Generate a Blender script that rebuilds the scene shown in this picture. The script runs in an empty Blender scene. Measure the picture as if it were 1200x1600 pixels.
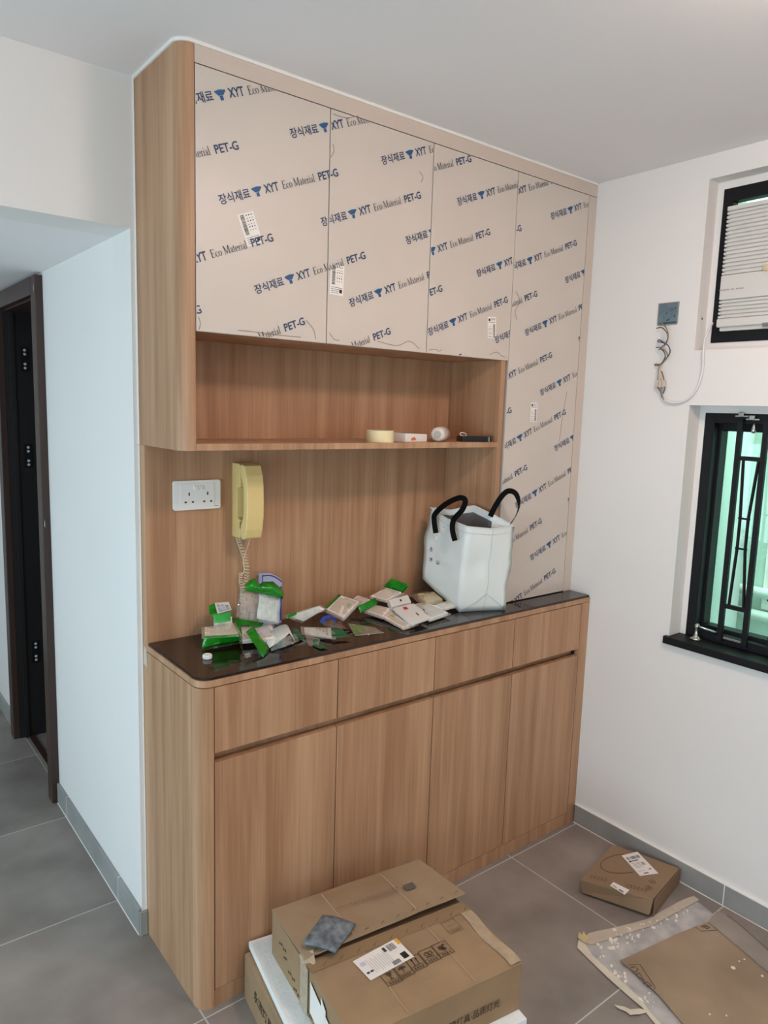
import bpy, bmesh, math, random
from mathutils import Vector, Matrix, noise

scene = bpy.context.scene
COL = scene.collection
random.seed(7)

# ------------------------------------------------------------------ camera
CAM = Vector((-.7306, -1.6449, 1.627)); YAW, PITCH, ROLL, FPX = .6715, -.141, .0311, 1135.85
FW = Vector((math.sin(YAW) * math.cos(PITCH), math.cos(YAW) * math.cos(PITCH), math.sin(PITCH)))
_r = Vector((math.cos(YAW), -math.sin(YAW), 0)); _u = _r.cross(FW)
RT = _r * math.cos(ROLL) + _u * math.sin(ROLL); UP = -_r * math.sin(ROLL) + _u * math.cos(ROLL)
cd = bpy.data.cameras.new('camera'); cam = bpy.data.objects.new('camera', cd); COL.objects.link(cam)
cam.matrix_world = Matrix(((RT.x, UP.x, -FW.x, CAM.x), (RT.y, UP.y, -FW.y, CAM.y), (RT.z, UP.z, -FW.z, CAM.z), (0, 0, 0, 1)))
cd.sensor_fit = 'VERTICAL'; cd.sensor_height = 24; cd.lens = 24 * FPX / 1600; cd.clip_start = .02
scene.camera = cam

# ------------------------------------------------------------------ light and exposure
world = bpy.data.worlds.new('world'); scene.world = world; world.use_nodes = True
world.node_tree.nodes['Background'].inputs[0].default_value = (.78, .93, 1, 1)
world.node_tree.nodes['Background'].inputs[1].default_value = .8
def area(name, loc, target, sx, sy, power, col):
    l = bpy.data.lights.new(name, 'AREA'); l.shape = 'RECTANGLE'; l.size = sx; l.size_y = sy; l.energy = power; l.color = col
    o = bpy.data.objects.new(name, l); COL.objects.link(o); o.location = loc
    o.rotation_euler = (Vector(target) - Vector(loc)).to_track_quat('-Z', 'Y').to_euler()
    return o
area('daylight_corridor_window', (-2.63, 1.15, 1.05), (0, .6, .75), 1.6, 1.2, 13, (.64, .87, 1))
area('daylight_side_window', (-2.63, -1.3, .95), (0, -1.2, .55), 1.8, 1.3, 32, (.60, .86, 1))
area('rear_fill_light', (-1.4, -3.93, 1.4), (-1.2, 0, 1.1), 1.6, 1.4, 4, (.78, .93, 1))  # soft fill added at the rear opening, out of view
area('daylight_light_well', (2.5, -.8, 5.6), (2.6, -.8, 0), 1.2, 3.5, 560, (.86, 1, .97))
LAMP = Vector((.60, -1.18, 2.469)); LAMP_STRENGTH = 49
scene.view_settings.view_transform = 'Standard'; scene.view_settings.look = 'None'
scene.view_settings.gamma = 1; scene.view_settings.exposure = .42
scene.view_settings.use_curve_mapping = False
scene.cycles.use_denoising = True
scene.cycles.max_bounces = 9; scene.cycles.transparent_max_bounces = 20; scene.cycles.diffuse_bounces = 5
scene.cycles.sample_clamp_indirect = 8

# ------------------------------------------------------------------ dimensions (metres), x along the cabinets, y into the wall
XR, YU, YB, YW, ZC, ZT = 1.6081, .094, .35, .3875, 2.4688, .938
XH, ZH = -.0157, 2.0856
def on(px, py, ax, v):
    d = FW + RT * ((px - 600) / FPX) + UP * ((800 - py) / FPX); i = 'xyz'.index(ax)
    return CAM + d * ((v - CAM[i]) / d[i])
def ct(px, py, h): return on(px, py, 'z', ZT + h)

# ------------------------------------------------------------------ materials
def srgb(r, g, b):
    f = lambda c: (c / 255 / 12.92) if c / 255 <= .04045 else ((c / 255 + .055) / 1.055) ** 2.4
    return (f(r), f(g), f(b), 1)
MAT = {}
def mat(name, col, rough=.5, metal=0, spec=.5, var=0, scale=8, stretch=(1, 1, 1), bump=0, bscale=None, col2=None, coat=0, detail=4, emit=None, alpha=None, trans=0):
    if name in MAT: return MAT[name]
    m = bpy.data.materials.new(name); m.use_nodes = True; nt = m.node_tree; N = nt.nodes; L = nt.links
    b = N['Principled BSDF']; b.inputs['Base Color'].default_value = col; b.inputs['Roughness'].default_value = rough
    b.inputs['Metallic'].default_value = metal; b.inputs['Specular IOR Level'].default_value = spec
    b.inputs['Coat Weight'].default_value = coat
    b.inputs['Transmission Weight'].default_value = trans
    if emit: b.inputs['Emission Color'].default_value = emit[0]; b.inputs['Emission Strength'].default_value = emit[1]
    if alpha is not None: b.inputs['Alpha'].default_value = alpha
    if var or bump or col2:
        tc = N.new('ShaderNodeTexCoord'); mp = N.new('ShaderNodeMapping'); mp.inputs['Scale'].default_value = stretch
        L.new(tc.outputs['Object'], mp.inputs['Vector'])
        nz = N.new('ShaderNodeTexNoise'); nz.inputs['Scale'].default_value = scale; nz.inputs['Detail'].default_value = detail
        L.new(mp.outputs[0], nz.inputs['Vector'])
        if var or col2:
            rp = N.new('ShaderNodeValToRGB'); e = rp.color_ramp.elements
            c2 = col2 or tuple(min(1, c * (1 + var)) for c in col[:3]) + (1,)
            c1 = col if col2 else tuple(c * (1 - var) for c in col[:3]) + (1,)
            e[0].position = .3; e[1].position = .7; e[0].color = c1; e[1].color = c2
            L.new(nz.outputs['Fac'], rp.inputs[0]); L.new(rp.outputs[0], b.inputs['Base Color'])
        if bump:
            bp = N.new('ShaderNodeBump'); bp.inputs['Strength'].default_value = bump; bp.inputs['Distance'].default_value = .01
            if bscale:
                n2 = N.new('ShaderNodeTexNoise'); n2.inputs['Scale'].default_value = bscale; n2.inputs['Detail'].default_value = 3
                L.new(mp.outputs[0], n2.inputs['Vector']); L.new(n2.outputs['Fac'], bp.inputs['Height'])
            else: L.new(nz.outputs['Fac'], bp.inputs['Height'])
            L.new(bp.outputs[0], b.inputs['Normal'])
    MAT[name] = m; return m

def wood_mat(name, light, dark, shift=0):
    m = bpy.data.materials.new(name); m.use_nodes = True; nt = m.node_tree; N = nt.nodes; L = nt.links
    b = N['Principled BSDF']; b.inputs['Roughness'].default_value = .42; b.inputs['Specular IOR Level'].default_value = .35
    tc = N.new('ShaderNodeTexCoord'); oi = N.new('ShaderNodeObjectInfo')
    add = N.new('ShaderNodeVectorMath'); add.operation = 'MULTIPLY_ADD'
    add.inputs[1].default_value = (1, 1, 1)
    cmb = N.new('ShaderNodeCombineXYZ'); mul = N.new('ShaderNodeMath'); mul.operation = 'MULTIPLY'; mul.inputs[1].default_value = 13.0
    L.new(oi.outputs['Random'], mul.inputs[0])
    for i in range(3): L.new(mul.outputs[0], cmb.inputs[i])
    L.new(tc.outputs['Object'], add.inputs[0]); L.new(cmb.outputs[0], add.inputs[2])
    def nz(scale, st, det, dist=0):
        mp = N.new('ShaderNodeMapping'); mp.inputs['Scale'].default_value = st; L.new(add.outputs[0], mp.inputs['Vector'])
        n = N.new('ShaderNodeTexNoise'); n.inputs['Scale'].default_value = scale; n.inputs['Detail'].default_value = det
        n.inputs['Distortion'].default_value = dist; L.new(mp.outputs[0], n.inputs['Vector']); return n
    a = nz(26, (1, 1, .035), 5, .5); f = nz(190, (1, 1, .02), 3); c = nz(7, (1, 1, .09), 3, 1.2)
    m1 = N.new('ShaderNodeMath'); m1.operation = 'MULTIPLY_ADD'; m1.inputs[1].default_value = .42; L.new(a.outputs['Fac'], m1.inputs[0])
    m2 = N.new('ShaderNodeMath'); m2.operation = 'MULTIPLY'; m2.inputs[1].default_value = .22; L.new(f.outputs['Fac'], m2.inputs[0]); L.new(m2.outputs[0], m1.inputs[2])
    m3 = N.new('ShaderNodeMath'); m3.operation = 'MULTIPLY_ADD'; m3.inputs[1].default_value = .36; L.new(c.outputs['Fac'], m3.inputs[0]); L.new(m1.outputs[0], m3.inputs[2])
    rp = N.new('ShaderNodeValToRGB'); e = rp.color_ramp.elements
    e[0].position = .40; e[1].position = .62; e[0].color = dark; e[1].color = light
    L.new(m3.outputs[0], rp.inputs[0]); L.new(rp.outputs[0], b.inputs['Base Color'])
    bp = N.new('ShaderNodeBump'); bp.inputs['Strength'].default_value = .04; L.new(f.outputs['Fac'], bp.inputs['Height']); L.new(bp.outputs[0], b.inputs['Normal'])
    return m

WOOD = wood_mat('oak_laminate', srgb(192, 153, 120), srgb(160, 119, 88))
PAINT = mat('white_paint', srgb(232, 229, 226), .75, var=.015, scale=2, bump=.03, bscale=60)
CEIL = mat('ceiling_paint', srgb(238, 235, 235), .8, bump=.02, bscale=50)
FILM = mat('protective_film', srgb(208, 198, 188), .36, spec=.35, var=.025, scale=5, bump=.02, bscale=9)
FASCIA = mat('beige_laminate', srgb(206, 192, 180), .4)
GLASSTOP = mat('dark_glass_top', srgb(30, 16, 12), .06, spec=.6, var=.1, scale=4)
INKN = mat('navy_ink', srgb(24, 60, 98), .5)
INKL = mat('logo_blue_ink', srgb(18, 84, 132), .5)
INKG = mat('grey_ink', srgb(58, 66, 80), .5)
INKB = mat('black_ink', srgb(26, 24, 24), .6)
INKBR = mat('brown_ink', srgb(72, 57, 40), .7)
STICK = mat('white_sticker', srgb(238, 232, 226), .5)
WHITE = mat('white_plastic', srgb(236, 234, 230), .35)
WHITE2 = mat('ac_white_plastic', srgb(214, 212, 207), .5)
BLACK = mat('black_steel_paint', srgb(18, 17, 21), .5, spec=.25, var=.25, scale=12, bump=.05, bscale=25)
GREY = mat('zinc_box', srgb(120, 142, 156), .4, metal=.6, var=.2, scale=30)
CREAM = mat('aged_cream_plastic', srgb(226, 202, 138), .42)
CARD = mat('cardboard', srgb(156, 130, 101), .85, spec=.15, var=.13, scale=7, bump=.06, bscale=20)
CARD2 = mat('dusty_cardboard', srgb(168, 146, 122), .88, spec=.12, col2=srgb(148, 122, 96), scale=4, bump=.05, bscale=18)
CARD3 = mat('brown_carton', srgb(146, 122, 98), .85, spec=.15, var=.07, scale=6)
GAPBROWN = mat('dark_gap_brown', srgb(96, 72, 50), .9)
STYRO = mat('polystyrene', srgb(236, 240, 240), .8, var=.03, scale=80, bump=.15, bscale=160)
SLATE = mat('slate_tile_sample', srgb(70, 78, 86), .55, col2=srgb(134, 142, 148), scale=55, detail=6)
TILE = mat('grey_floor_tile', srgb(126, 118, 112), .48, spec=.35, col2=srgb(160, 150, 143), scale=4.2, detail=8, bump=.02, bscale=90)
SKIRT = mat('grey_skirting_tile', srgb(138, 137, 135), .5, col2=srgb(162, 161, 158), scale=5, detail=7)
GROUT = mat('grout', srgb(196, 192, 186), .9)
DARKWOOD = mat('dark_brown_frame', srgb(60, 42, 35), .4, var=.2, scale=20, stretch=(1, 1, .06))
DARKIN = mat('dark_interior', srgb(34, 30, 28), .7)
CHROME = mat('worn_chrome', srgb(190, 190, 186), .25, metal=1)
GREENB = mat('green_header_plastic', srgb(16, 132, 24), .14, var=.35, scale=30, bump=.35, bscale=40)
GREEND = mat('dark_green_plastic', srgb(6, 92, 58), .2, var=.25, scale=30, bump=.1, bscale=40)
PLATE = mat('white_switch_plate', srgb(246, 234, 226), .4)
PAPER = mat('printed_paper', srgb(226, 226, 222), .6)
FOIL = mat('silver_foil_wrap', srgb(206, 212, 214), .28, metal=.35, var=.2, scale=40, bump=.3, bscale=60)
BAG = mat('white_woven_bag', srgb(222, 228, 226), .38, spec=.4, bump=.18, bscale=14)
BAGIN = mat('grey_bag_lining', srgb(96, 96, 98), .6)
WEB = mat('black_webbing', srgb(6, 6, 7), .8, spec=.15, bump=.15, bscale=220)
TAPE = mat('masking_tape_cream', srgb(236, 220, 176), .6)
MASK = mat('masking_paper', srgb(212, 203, 186), .8, var=.08, scale=14)
SPLAT = mat('dried_plaster', srgb(232, 222, 208), .8)
EXT = mat('light_well_wall', srgb(196, 214, 204), .9, var=.08, scale=3)
PIPE = mat('white_drain_pipe', srgb(226, 234, 230), .5)
CAULK = mat('white_caulk', srgb(240, 236, 230), .6)
BLUEP = mat('lavender_box_card', srgb(176, 186, 214), .4)
PURP = mat('purple_ink', srgb(84, 60, 120), .5)
BLUE = mat('blue_plastic', srgb(50, 80, 170), .3)
RED = mat('red_ink', srgb(206, 40, 84), .5)
YEL = mat('yellow_ink', srgb(218, 206, 90), .5)
TAN = mat('tan_sponge', srgb(204, 184, 132), .7, var=.1, scale=20)
ORANGE = mat('orange_ink', srgb(226, 120, 50), .5)
AMBER = mat('amber_ink', srgb(226, 168, 60), .5)
COPPER = mat('brown_wire', srgb(112, 84, 64), .5)
GRWIRE = mat('grey_green_wire', srgb(132, 128, 104), .5)
BLWIRE = mat('blue_wire', srgb(60, 74, 110), .5)
LAMPM = mat('lamp_diffuser', (1, 1, 1, 1), .5, emit=((1, .735, .61, 1), LAMP_STRENGTH))

def film_mat(name, tint, base=.08, edge=.55, rough=.12, bump=.6, bs=45, milk=0, mcol=(.8, .78, .76, 1)):
    m = bpy.data.materials.new(name); m.use_nodes = True; nt = m.node_tree; N = nt.nodes; L = nt.links
    N.remove(N['Principled BSDF']); out = N['Material Output']
    t = N.new('ShaderNodeBsdfTransparent'); t.inputs[0].default_value = tint
    g = N.new('ShaderNodeBsdfGlossy'); g.inputs['Roughness'].default_value = rough; g.inputs['Color'].default_value = (1, 1, 1, 1)
    lw = N.new('ShaderNodeLayerWeight'); lw.inputs['Blend'].default_value = .35
    mr = N.new('ShaderNodeMapRange'); mr.inputs['To Min'].default_value = base; mr.inputs['To Max'].default_value = edge
    tc = N.new('ShaderNodeTexCoord'); nz = N.new('ShaderNodeTexNoise'); nz.inputs['Scale'].default_value = bs
    bp = N.new('ShaderNodeBump'); bp.inputs['Strength'].default_value = bump; bp.inputs['Distance'].default_value = .01
    L.new(tc.outputs['Object'], nz.inputs['Vector']); L.new(nz.outputs['Fac'], bp.inputs['Height'])
    L.new(bp.outputs[0], g.inputs['Normal']); L.new(bp.outputs[0], lw.inputs['Normal'])
    L.new(lw.outputs['Facing'], mr.inputs['Value'])
    mx = N.new('ShaderNodeMixShader'); L.new(mr.outputs[0], mx.inputs[0]); L.new(t.outputs[0], mx.inputs[1]); L.new(g.outputs[0], mx.inputs[2])
    last = mx
    if milk:
        d = N.new('ShaderNodeBsdfDiffuse'); d.inputs[0].default_value = mcol
        n2 = N.new('ShaderNodeTexNoise'); n2.inputs['Scale'].default_value = 14; L.new(tc.outputs['Object'], n2.inputs['Vector'])
        m2 = N.new('ShaderNodeMath'); m2.operation = 'MULTIPLY'; m2.inputs[1].default_value = milk * 2; L.new(n2.outputs['Fac'], m2.inputs[0])
        last = N.new('ShaderNodeMixShader'); L.new(m2.outputs[0], last.inputs[0]); L.new(mx.outputs[0], last.inputs[1]); L.new(d.outputs[0], last.inputs[2])
    L.new(last.outputs[0], out.inputs['Surface']); return m
CLEAR = film_mat('clear_film', (.96, .98, .96, 1), .09, .6, .09, .5, 34, .09)
PANE = film_mat('green_window_glass', (.84, .98, .92, 1), .03, .35, .02, 0)
SHEET = film_mat('milky_masking_film', (.90, .90, .90, 1), .08, .3, .4, .3, 25, .42, (.74, .70, .68, 1))
CLEARG = film_mat('clear_green_film', (.45, .80, .35, 1), .12, .5, .12, .6, 45, .2, (.25, .55, .15, 1))

# ------------------------------------------------------------------ mesh helpers
ORI = {}
def tag(o, label=None, cat=None, group=None, kind=None):
    if label: o['label'] = label
    if cat: o['category'] = cat
    if group: o['group'] = group
    if kind: o['kind'] = kind
    return o
def thing(name, loc, label, cat, group=None):
    o = bpy.data.objects.new(name, None); o.empty_display_size = .05; COL.objects.link(o); o.location = loc
    ORI[o] = Vector(loc); return tag(o, label, cat, group)
def root_of(o):
    while o is not None and o not in ORI and o.parent: o = o.parent
    return ORI.get(o, Vector((0, 0, 0)))
def mk(name, vf, m, parent=None, smooth=False, mats=None, idx=None, label=None, bevel=0, seg=2, solid=0, own=False):
    """vf=(verts, faces) in world coordinates, linked as one mesh object"""
    v, f = vf
    v = [Vector(p) for p in v]
    if own or parent is None:
        c = Vector((sum(p.x for p in v) / len(v), sum(p.y for p in v) / len(v), min(p.z for p in v)))
    else: c = Vector((0, 0, 0))
    base = root_of(parent) if parent is not None else Vector((0, 0, 0))
    off = c if parent is None else base
    me = bpy.data.meshes.new(name); me.from_pydata([p - off for p in v], [], f)
    for mm in (mats or [m]): me.materials.append(mm)
    if idx:
        for p, i in zip(me.polygons, idx): p.material_index = i
    bm = bmesh.new(); bm.from_mesh(me); bmesh.ops.recalc_face_normals(bm, faces=bm.faces)
    if bevel:
        bmesh.ops.bevel(bm, geom=bm.edges[:], offset=bevel, segments=seg, affect='EDGES', profile=.7)
    bm.to_mesh(me); bm.free()
    if smooth:
        for p in me.polygons: p.use_smooth = True
    o = bpy.data.objects.new(name, me); COL.objects.link(o)
    if parent is None: o.location = off; ORI[o] = off
    else: o.parent = parent
    if solid:
        md = o.modifiers.new('thickness', 'SOLIDIFY'); md.thickness = solid; md.offset = 0
    if label: o['label'] = label
    return o
def box(x0, y0, z0, x1, y1, z1):
    v = [(x, y, z) for z in (z0, z1) for y in (y0, y1) for x in (x0, x1)]
    return v, [(0, 2, 3, 1), (4, 5, 7, 6), (0, 1, 5, 4), (2, 6, 7, 3), (0, 4, 6, 2), (1, 3, 7, 5)]
def join(*vfs):
    V, F = [], []
    for v, f in vfs:
        n = len(V); V += list(v); F += [tuple(i + n for i in q) for q in f]
    return V, F
def prism(poly, ax, a, b):
    """poly in the two remaining axes, extruded along ax from a to b"""
    n = len(poly); V = []
    for t in (a, b):
        for p in poly:
            q = list(p); q.insert('xyz'.index(ax), t); V.append(tuple(q))
    return V, [tuple(range(n)), tuple(range(2 * n - 1, n - 1, -1))] + [(i, (i + 1) % n, n + (i + 1) % n, n + i) for i in range(n)]
def hexa(bot, top):
    V = [tuple(p) for p in bot] + [tuple(p) for p in top]; n = len(bot)
    return V, [tuple(range(n))[::-1], tuple(range(n, 2 * n))] + [(i, (i + 1) % n, n + (i + 1) % n, n + i) for i in range(n)]
def tube(pts, r, n=8, closed=False):
    pts = [Vector(p) for p in pts]; V, F = [], []; k = len(pts)
    t0 = (pts[1] - pts[0]).normalized(); up = Vector((0, 0, 1)) if abs(t0.z) < .9 else Vector((1, 0, 0))
    a = t0.cross(up).normalized()
    for i, p in enumerate(pts):
        t = ((pts[(i + 1) % k] if closed or i < k - 1 else p) - (pts[i - 1] if closed or i else p)).normalized()
        a = (a - t * a.dot(t)).normalized(); b = t.cross(a)
        rr = r[i] if isinstance(r, (list, tuple)) else r
        V += [p + (a * math.cos(2 * math.pi * j / n) + b * math.sin(2 * math.pi * j / n)) * rr for j in range(n)]
    for i in range(k if closed else k - 1):
        for j in range(n):
            F.append((i * n + j, i * n + (j + 1) % n, ((i + 1) % k) * n + (j + 1) % n, ((i + 1) % k) * n + j))
    if not closed: F += [tuple(range(n))[::-1], tuple(range((k - 1) * n, k * n))]
    return V, F
def spline(pts, n=8):
    pts = [Vector(p) for p in pts]; P = [pts[0]] + pts + [pts[-1]]; out = []
    for i in range(1, len(P) - 2):
        a, b, c, d = P[i - 1], P[i], P[i + 1], P[i + 2]
        for s in range(n):
            t = s / n
            out.append(.5 * ((2 * b) + (c - a) * t + (2 * a - 5 * b + 4 * c - d) * t * t + (3 * b - a - 3 * c + d) * t ** 3))
    return out + [pts[-1]]
def lathe(prof, c, axis=(0, 0, 1), n=24):
    ax = Vector(axis).normalized(); h = Vector((1, 0, 0)) if abs(ax.x) < .9 else Vector((0, 1, 0))
    a = (h - ax * h.dot(ax)).normalized(); b = ax.cross(a); c = Vector(c); V, F = [], []
    for r, z in prof: V += [c + ax * z + (a * math.cos(2 * math.pi * j / n) + b * math.sin(2 * math.pi * j / n)) * r for j in range(n)]
    for i in range(len(prof) - 1):
        for j in range(n): F.append((i * n + j, i * n + (j + 1) % n, (i + 1) * n + (j + 1) % n, (i + 1) * n + j))
    F += [tuple(range(n))[::-1], tuple(range((len(prof) - 1) * n, len(prof) * n))]
    return V, F
def ribbon(pts, wdir, width, thick):
    """strap of rectangular section along pts, wdir a vector or a list of vectors"""
    pts = [Vector(p) for p in pts]; V, F = [], []
    for i, p in enumerate(pts):
        t = (pts[min(i + 1, len(pts) - 1)] - pts[max(i - 1, 0)]).normalized()
        w = Vector(wdir[i] if isinstance(wdir, list) else wdir); w = (w - t * w.dot(t)).normalized(); nn = t.cross(w)
        ww = width[i] if isinstance(width, list) else width
        V += [p + w * ww / 2 + nn * thick / 2, p - w * ww / 2 + nn * thick / 2, p - w * ww / 2 - nn * thick / 2, p + w * ww / 2 - nn * thick / 2]
    for i in range(len(pts) - 1):
        for j in range(4): F.append((4 * i + j, 4 * i + (j + 1) % 4, 4 * i + 4 + (j + 1) % 4, 4 * i + 4 + j))
    k = 4 * (len(pts) - 1); F += [(3, 2, 1, 0), (k, k + 1, k + 2, k + 3)]
    return V, F
def arc(cx, cy, r, a0, a1, n=8):
    return [(cx + r * math.cos(math.radians(a0 + (a1 - a0) * i / n)), cy + r * math.sin(math.radians(a0 + (a1 - a0) * i / n))) for i in range(n + 1)]

# ------------------------------------------------------------------ lettering (flat print lying on a surface)
_tc = {}
def text2d(s, bold=0):
    if (s, bold) in _tc: return _tc[s, bold]
    c = bpy.data.curves.new('t', 'FONT'); c.body = s; c.size = 1; c.offset = bold; c.resolution_u = 3
    o = bpy.data.objects.new('t', c); COL.objects.link(o)
    me = o.evaluated_get(bpy.context.evaluated_depsgraph_get()).to_mesh()
    V = [(v.co.x, v.co.y) for v in me.vertices]; F = [tuple(p.vertices) for p in me.polygons]
    bpy.data.objects.remove(o); bpy.data.curves.remove(c)
    x0 = min(v[0] for v in V); x1 = max(v[0] for v in V); y0 = min(v[1] for v in V); y1 = max(v[1] for v in V)
    _tc[s, bold] = ([(v[0] - x0, v[1]) for v in V], F, x1 - x0, y1); return _tc[s, bold]
def stroke2d(pts, ws):
    V, F = [], []; k = len(pts)
    for i, p in enumerate(pts):
        a = pts[max(i - 1, 0)]; b = pts[min(i + 1, k - 1)]; d = math.hypot(b[0] - a[0], b[1] - a[1]) or 1
        n = (-(b[1] - a[1]) / d, (b[0] - a[0]) / d); w = (ws[i] if isinstance(ws, list) else ws) / 2
        V += [(p[0] + n[0] * w, p[1] + n[1] * w), (p[0] - n[0] * w, p[1] - n[1] * w)]
    return V, [(2 * i, 2 * i + 1, 2 * i + 3, 2 * i + 2) for i in range(k - 1)]
def _ell(cx, cy, rx, ry, a0, a1, n=14):
    P = [(cx + rx * math.cos(math.radians(a0 + (a1 - a0) * i / n)), cy + ry * math.sin(math.radians(a0 + (a1 - a0) * i / n))) for i in range(n + 1)]
    W = [.035 + .085 * abs(math.cos(math.radians(a0 + (a1 - a0) * i / n))) ** 1.3 for i in range(n + 1)]
    return P, W
SERIF = {
 'E': (.66, [([(.16, 0), (.16, 1)], .13), ([(.03, .975), (.56, .975)], .05), ([(.16, .5), (.42, .5)], .05), ([(.03, .025), (.58, .025)], .05), ([(.55, .97), (.58, .78)], .045), ([(.57, .03), (.62, .24)], .045), ([(.42, .4), (.42, .6)], .04)]),
 'c': (.46, [_ell(.25, .3, .18, .285, 45, 315)]), 'o': (.53, [_ell(.25, .3, .2, .285, 0, 360)]),
 'M': (.95, [([(.13, 0), (.13, 1)], .05), ([(.13, 1), (.43, .06)], .12), ([(.43, .06), (.76, 1)], .05), ([(.79, 0), (.79, 1)], .13), ([(.03, .02), (.24, .02)], .045), ([(.67, .02), (.91, .02)], .045), ([(.02, .98), (.18, .98)], .045), ([(.74, .98), (.91, .98)], .045)]),
 'a': (.46, [([(.31, .45), (.31, .07), (.42, .02)], .1), ([(.08, .46), (.13, .56), (.21, .59), (.29, .54), (.31, .45)], .06), ([(.31, .36), (.14, .27), (.08, .14), (.14, .03), (.31, .12)], .065)]),
 't': (.31, [([(.14, .8), (.14, .08), (.26, .02)], .1), ([(.02, .58), (.28, .58)], .05)]),
 'e': (.47, [_ell(.25, .3, .18, .285, 10, 318), ([(.08, .34), (.41, .34)], .04)]),
 'r': (.36, [([(.13, 0), (.13, .6)], .1), ([(.13, .42), (.2, .55), (.33, .55)], .075), ([(.02, .02), (.26, .02)], .045), ([(.04, .58), (.13, .58)], .04)]),
 'i': (.27, [([(.13, 0), (.13, .6)], .1), ([(.02, .02), (.25, .02)], .045), ([(.04, .58), (.13, .58)], .04), ([(.12, .78), (.12, .89)], .11)]),
 'l': (.27, [([(.13, 0), (.13, 1)], .1), ([(.02, .02), (.25, .02)], .045), ([(.04, .98), (.13, .98)], .04)]), ' ': (.3, [])}
def serif2d(s):
    x = 0; vf = []
    for ch in s:
        adv, st = SERIF[ch]
        for p, w in st:
            v, f = stroke2d(p, w); vf.append(([(a + x, b) for a, b in v], f))
        x += adv
    V, F = join(*vf); return V, F, x, 1
def lay(v2, o, u, v, sx, sy):
    o, u, v = Vector(o), Vector(u), Vector(v); return [o + u * (a * sx) + v * (b * sy) for a, b in v2]
def put_text(name, s, o, u, v, width, capH, m, parent, bold=0):
    V, F, w, h = text2d(s, bold); return mk(name, (lay(V, o, u, v, width / w, capH / h), F), m, parent)

# film print: one motif, repeated on a slanted lattice, cut at each door's edges
TD = (.929, .370); TN = (-.370, .929)
def motif():
    out = []
    V, F, w, h = text2d('장식재료', .014); out.append(([(a * .091 / w, b * .0262) for a, b in V], F, 0))
    lx, s = .113, .0135
    lg1 = [(lx - 1.15 * s, .0185), (lx - 1.15 * s, .0165), (lx - .45 * s, .0075), (lx + .45 * s, .0075), (lx + 1.15 * s, .0165), (lx + 1.15 * s, .0185), (lx + .25 * s, .0205), (lx - .25 * s, .0205)]
    out.append((lg1, [tuple(range(8))], 1))
    out.append(([(lx - .32 * s, -.003), (lx + .34 * s, -.003), (lx + .34 * s, .0068), (lx - .32 * s, .0068)], [(0, 1, 2, 3)], 1))
    V, F, w, h = text2d('XYT', .022); out.append(([(a * .044 / w + .135, b * .021 / h) for a, b in V], F, 0))
    V, F, w, h = serif2d('Eco Material'); out.append(([(a * .106 / w + .191, b * .020) for a, b in V], F, 2))
    V, F, w, h = text2d('PET-G', .02); out.append(([(a * .067 / w + .311, b * .020 / h) for a, b in V], F, 0))
    return out
_mot = None
def film_print(door, x0, x1, z0, z1, base, y):
    """base = (x, z) of one motif's origin on this door's film; every printed line is a piece of its own"""
    global _mot
    _mot = _mot or motif(); off = root_of(door)
    for i in range(-9, 10):
        for j in range(-9, 10):
            bx, bz = base[0] + .1 * i + .2 * j, base[1] - .2025 * i + .2025 * j
            if bx > x1 or bx + .36 < x0 or bz > z1 or bz + .17 < z0: continue
            bm = bmesh.new()
            for V, F, mi in _mot:
                vs = [bm.verts.new((bx + a * TD[0] + b * TN[0], y, bz + a * TD[1] + b * TN[1])) for a, b in V]
                for f in F:
                    try: bm.faces.new([vs[k] for k in f]).material_index = mi
                    except ValueError: pass
            for co, no in (((x0, 0, 0), (-1, 0, 0)), ((x1, 0, 0), (1, 0, 0)), ((0, 0, z0), (0, 0, -1)), ((0, 0, z1), (0, 0, 1))):
                bmesh.ops.bisect_plane(bm, geom=bm.verts[:] + bm.edges[:] + bm.faces[:], plane_co=co, plane_no=no, clear_outer=True)
            if not bm.faces: bm.free(); continue
            for v in bm.verts: v.co -= off
            for f in bm.faces:
                f.normal_update()
                if f.normal.y > 0: f.normal_flip()
            me = bpy.data.meshes.new('printed_line'); bm.to_mesh(me); bm.free()
            for m in (INKN, INKL, INKG): me.materials.append(m)
            o = bpy.data.objects.new('printed_line', me); COL.objects.link(o); o.parent = door
def barcode_sticker(door, cx, cz, w, h, ang, y, flip=False):
    """small label: paper, bar code block, print lines and a black square"""
    c, s = math.cos(math.radians(ang)), math.sin(math.radians(ang)); U = Vector((c, 0, s)); W = Vector((-s, 0, c)); O = Vector((cx, y, cz))
    V, F, I = [], [], []
    def q(a0, b0, a1, b1, mi, dy):
        if flip: a0, a1, b0, b1 = -a1, -a0, -b1, -b0
        n = len(V); V.extend([O + U * a + W * b + Vector((0, dy, 0)) for a, b in ((a0, b0), (a1, b0), (a1, b1), (a0, b1))]); F.append((n, n + 1, n + 2, n + 3)); I.append(mi)
    q(-w / 2, -h / 2, w / 2, h / 2, 0, 0)
    z = .46
    while z > -.16:
        t = random.choice((.008, .014, .02)); q(-.38 * w, (z - t) * h, -.14 * w, z * h, 1, -.0002); z -= t + random.choice((.008, .012))
    for k in range(3): 
        for r in range(6): q((-.02 + .16 * k) * w, (.40 - .09 * r) * h, (.05 + .16 * k) * w, (.44 - .09 * r - .02 * (r % 2)) * h, 2, -.0002)
    for k in range(4): q(-.4 * w, (-.26 - .06 * k) * h, (.42 - .3 * (k > 1)) * w, (-.245 - .06 * k) * h, 2, -.0002)
    q(.2 * w, -.42 * h, .4 * w, -.3 * h, 1, -.0003)
    mk('sticker', (V, F), None, door, mats=[STICK, INKB, INKG], idx=I, label='small white barcode sticker')

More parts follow.
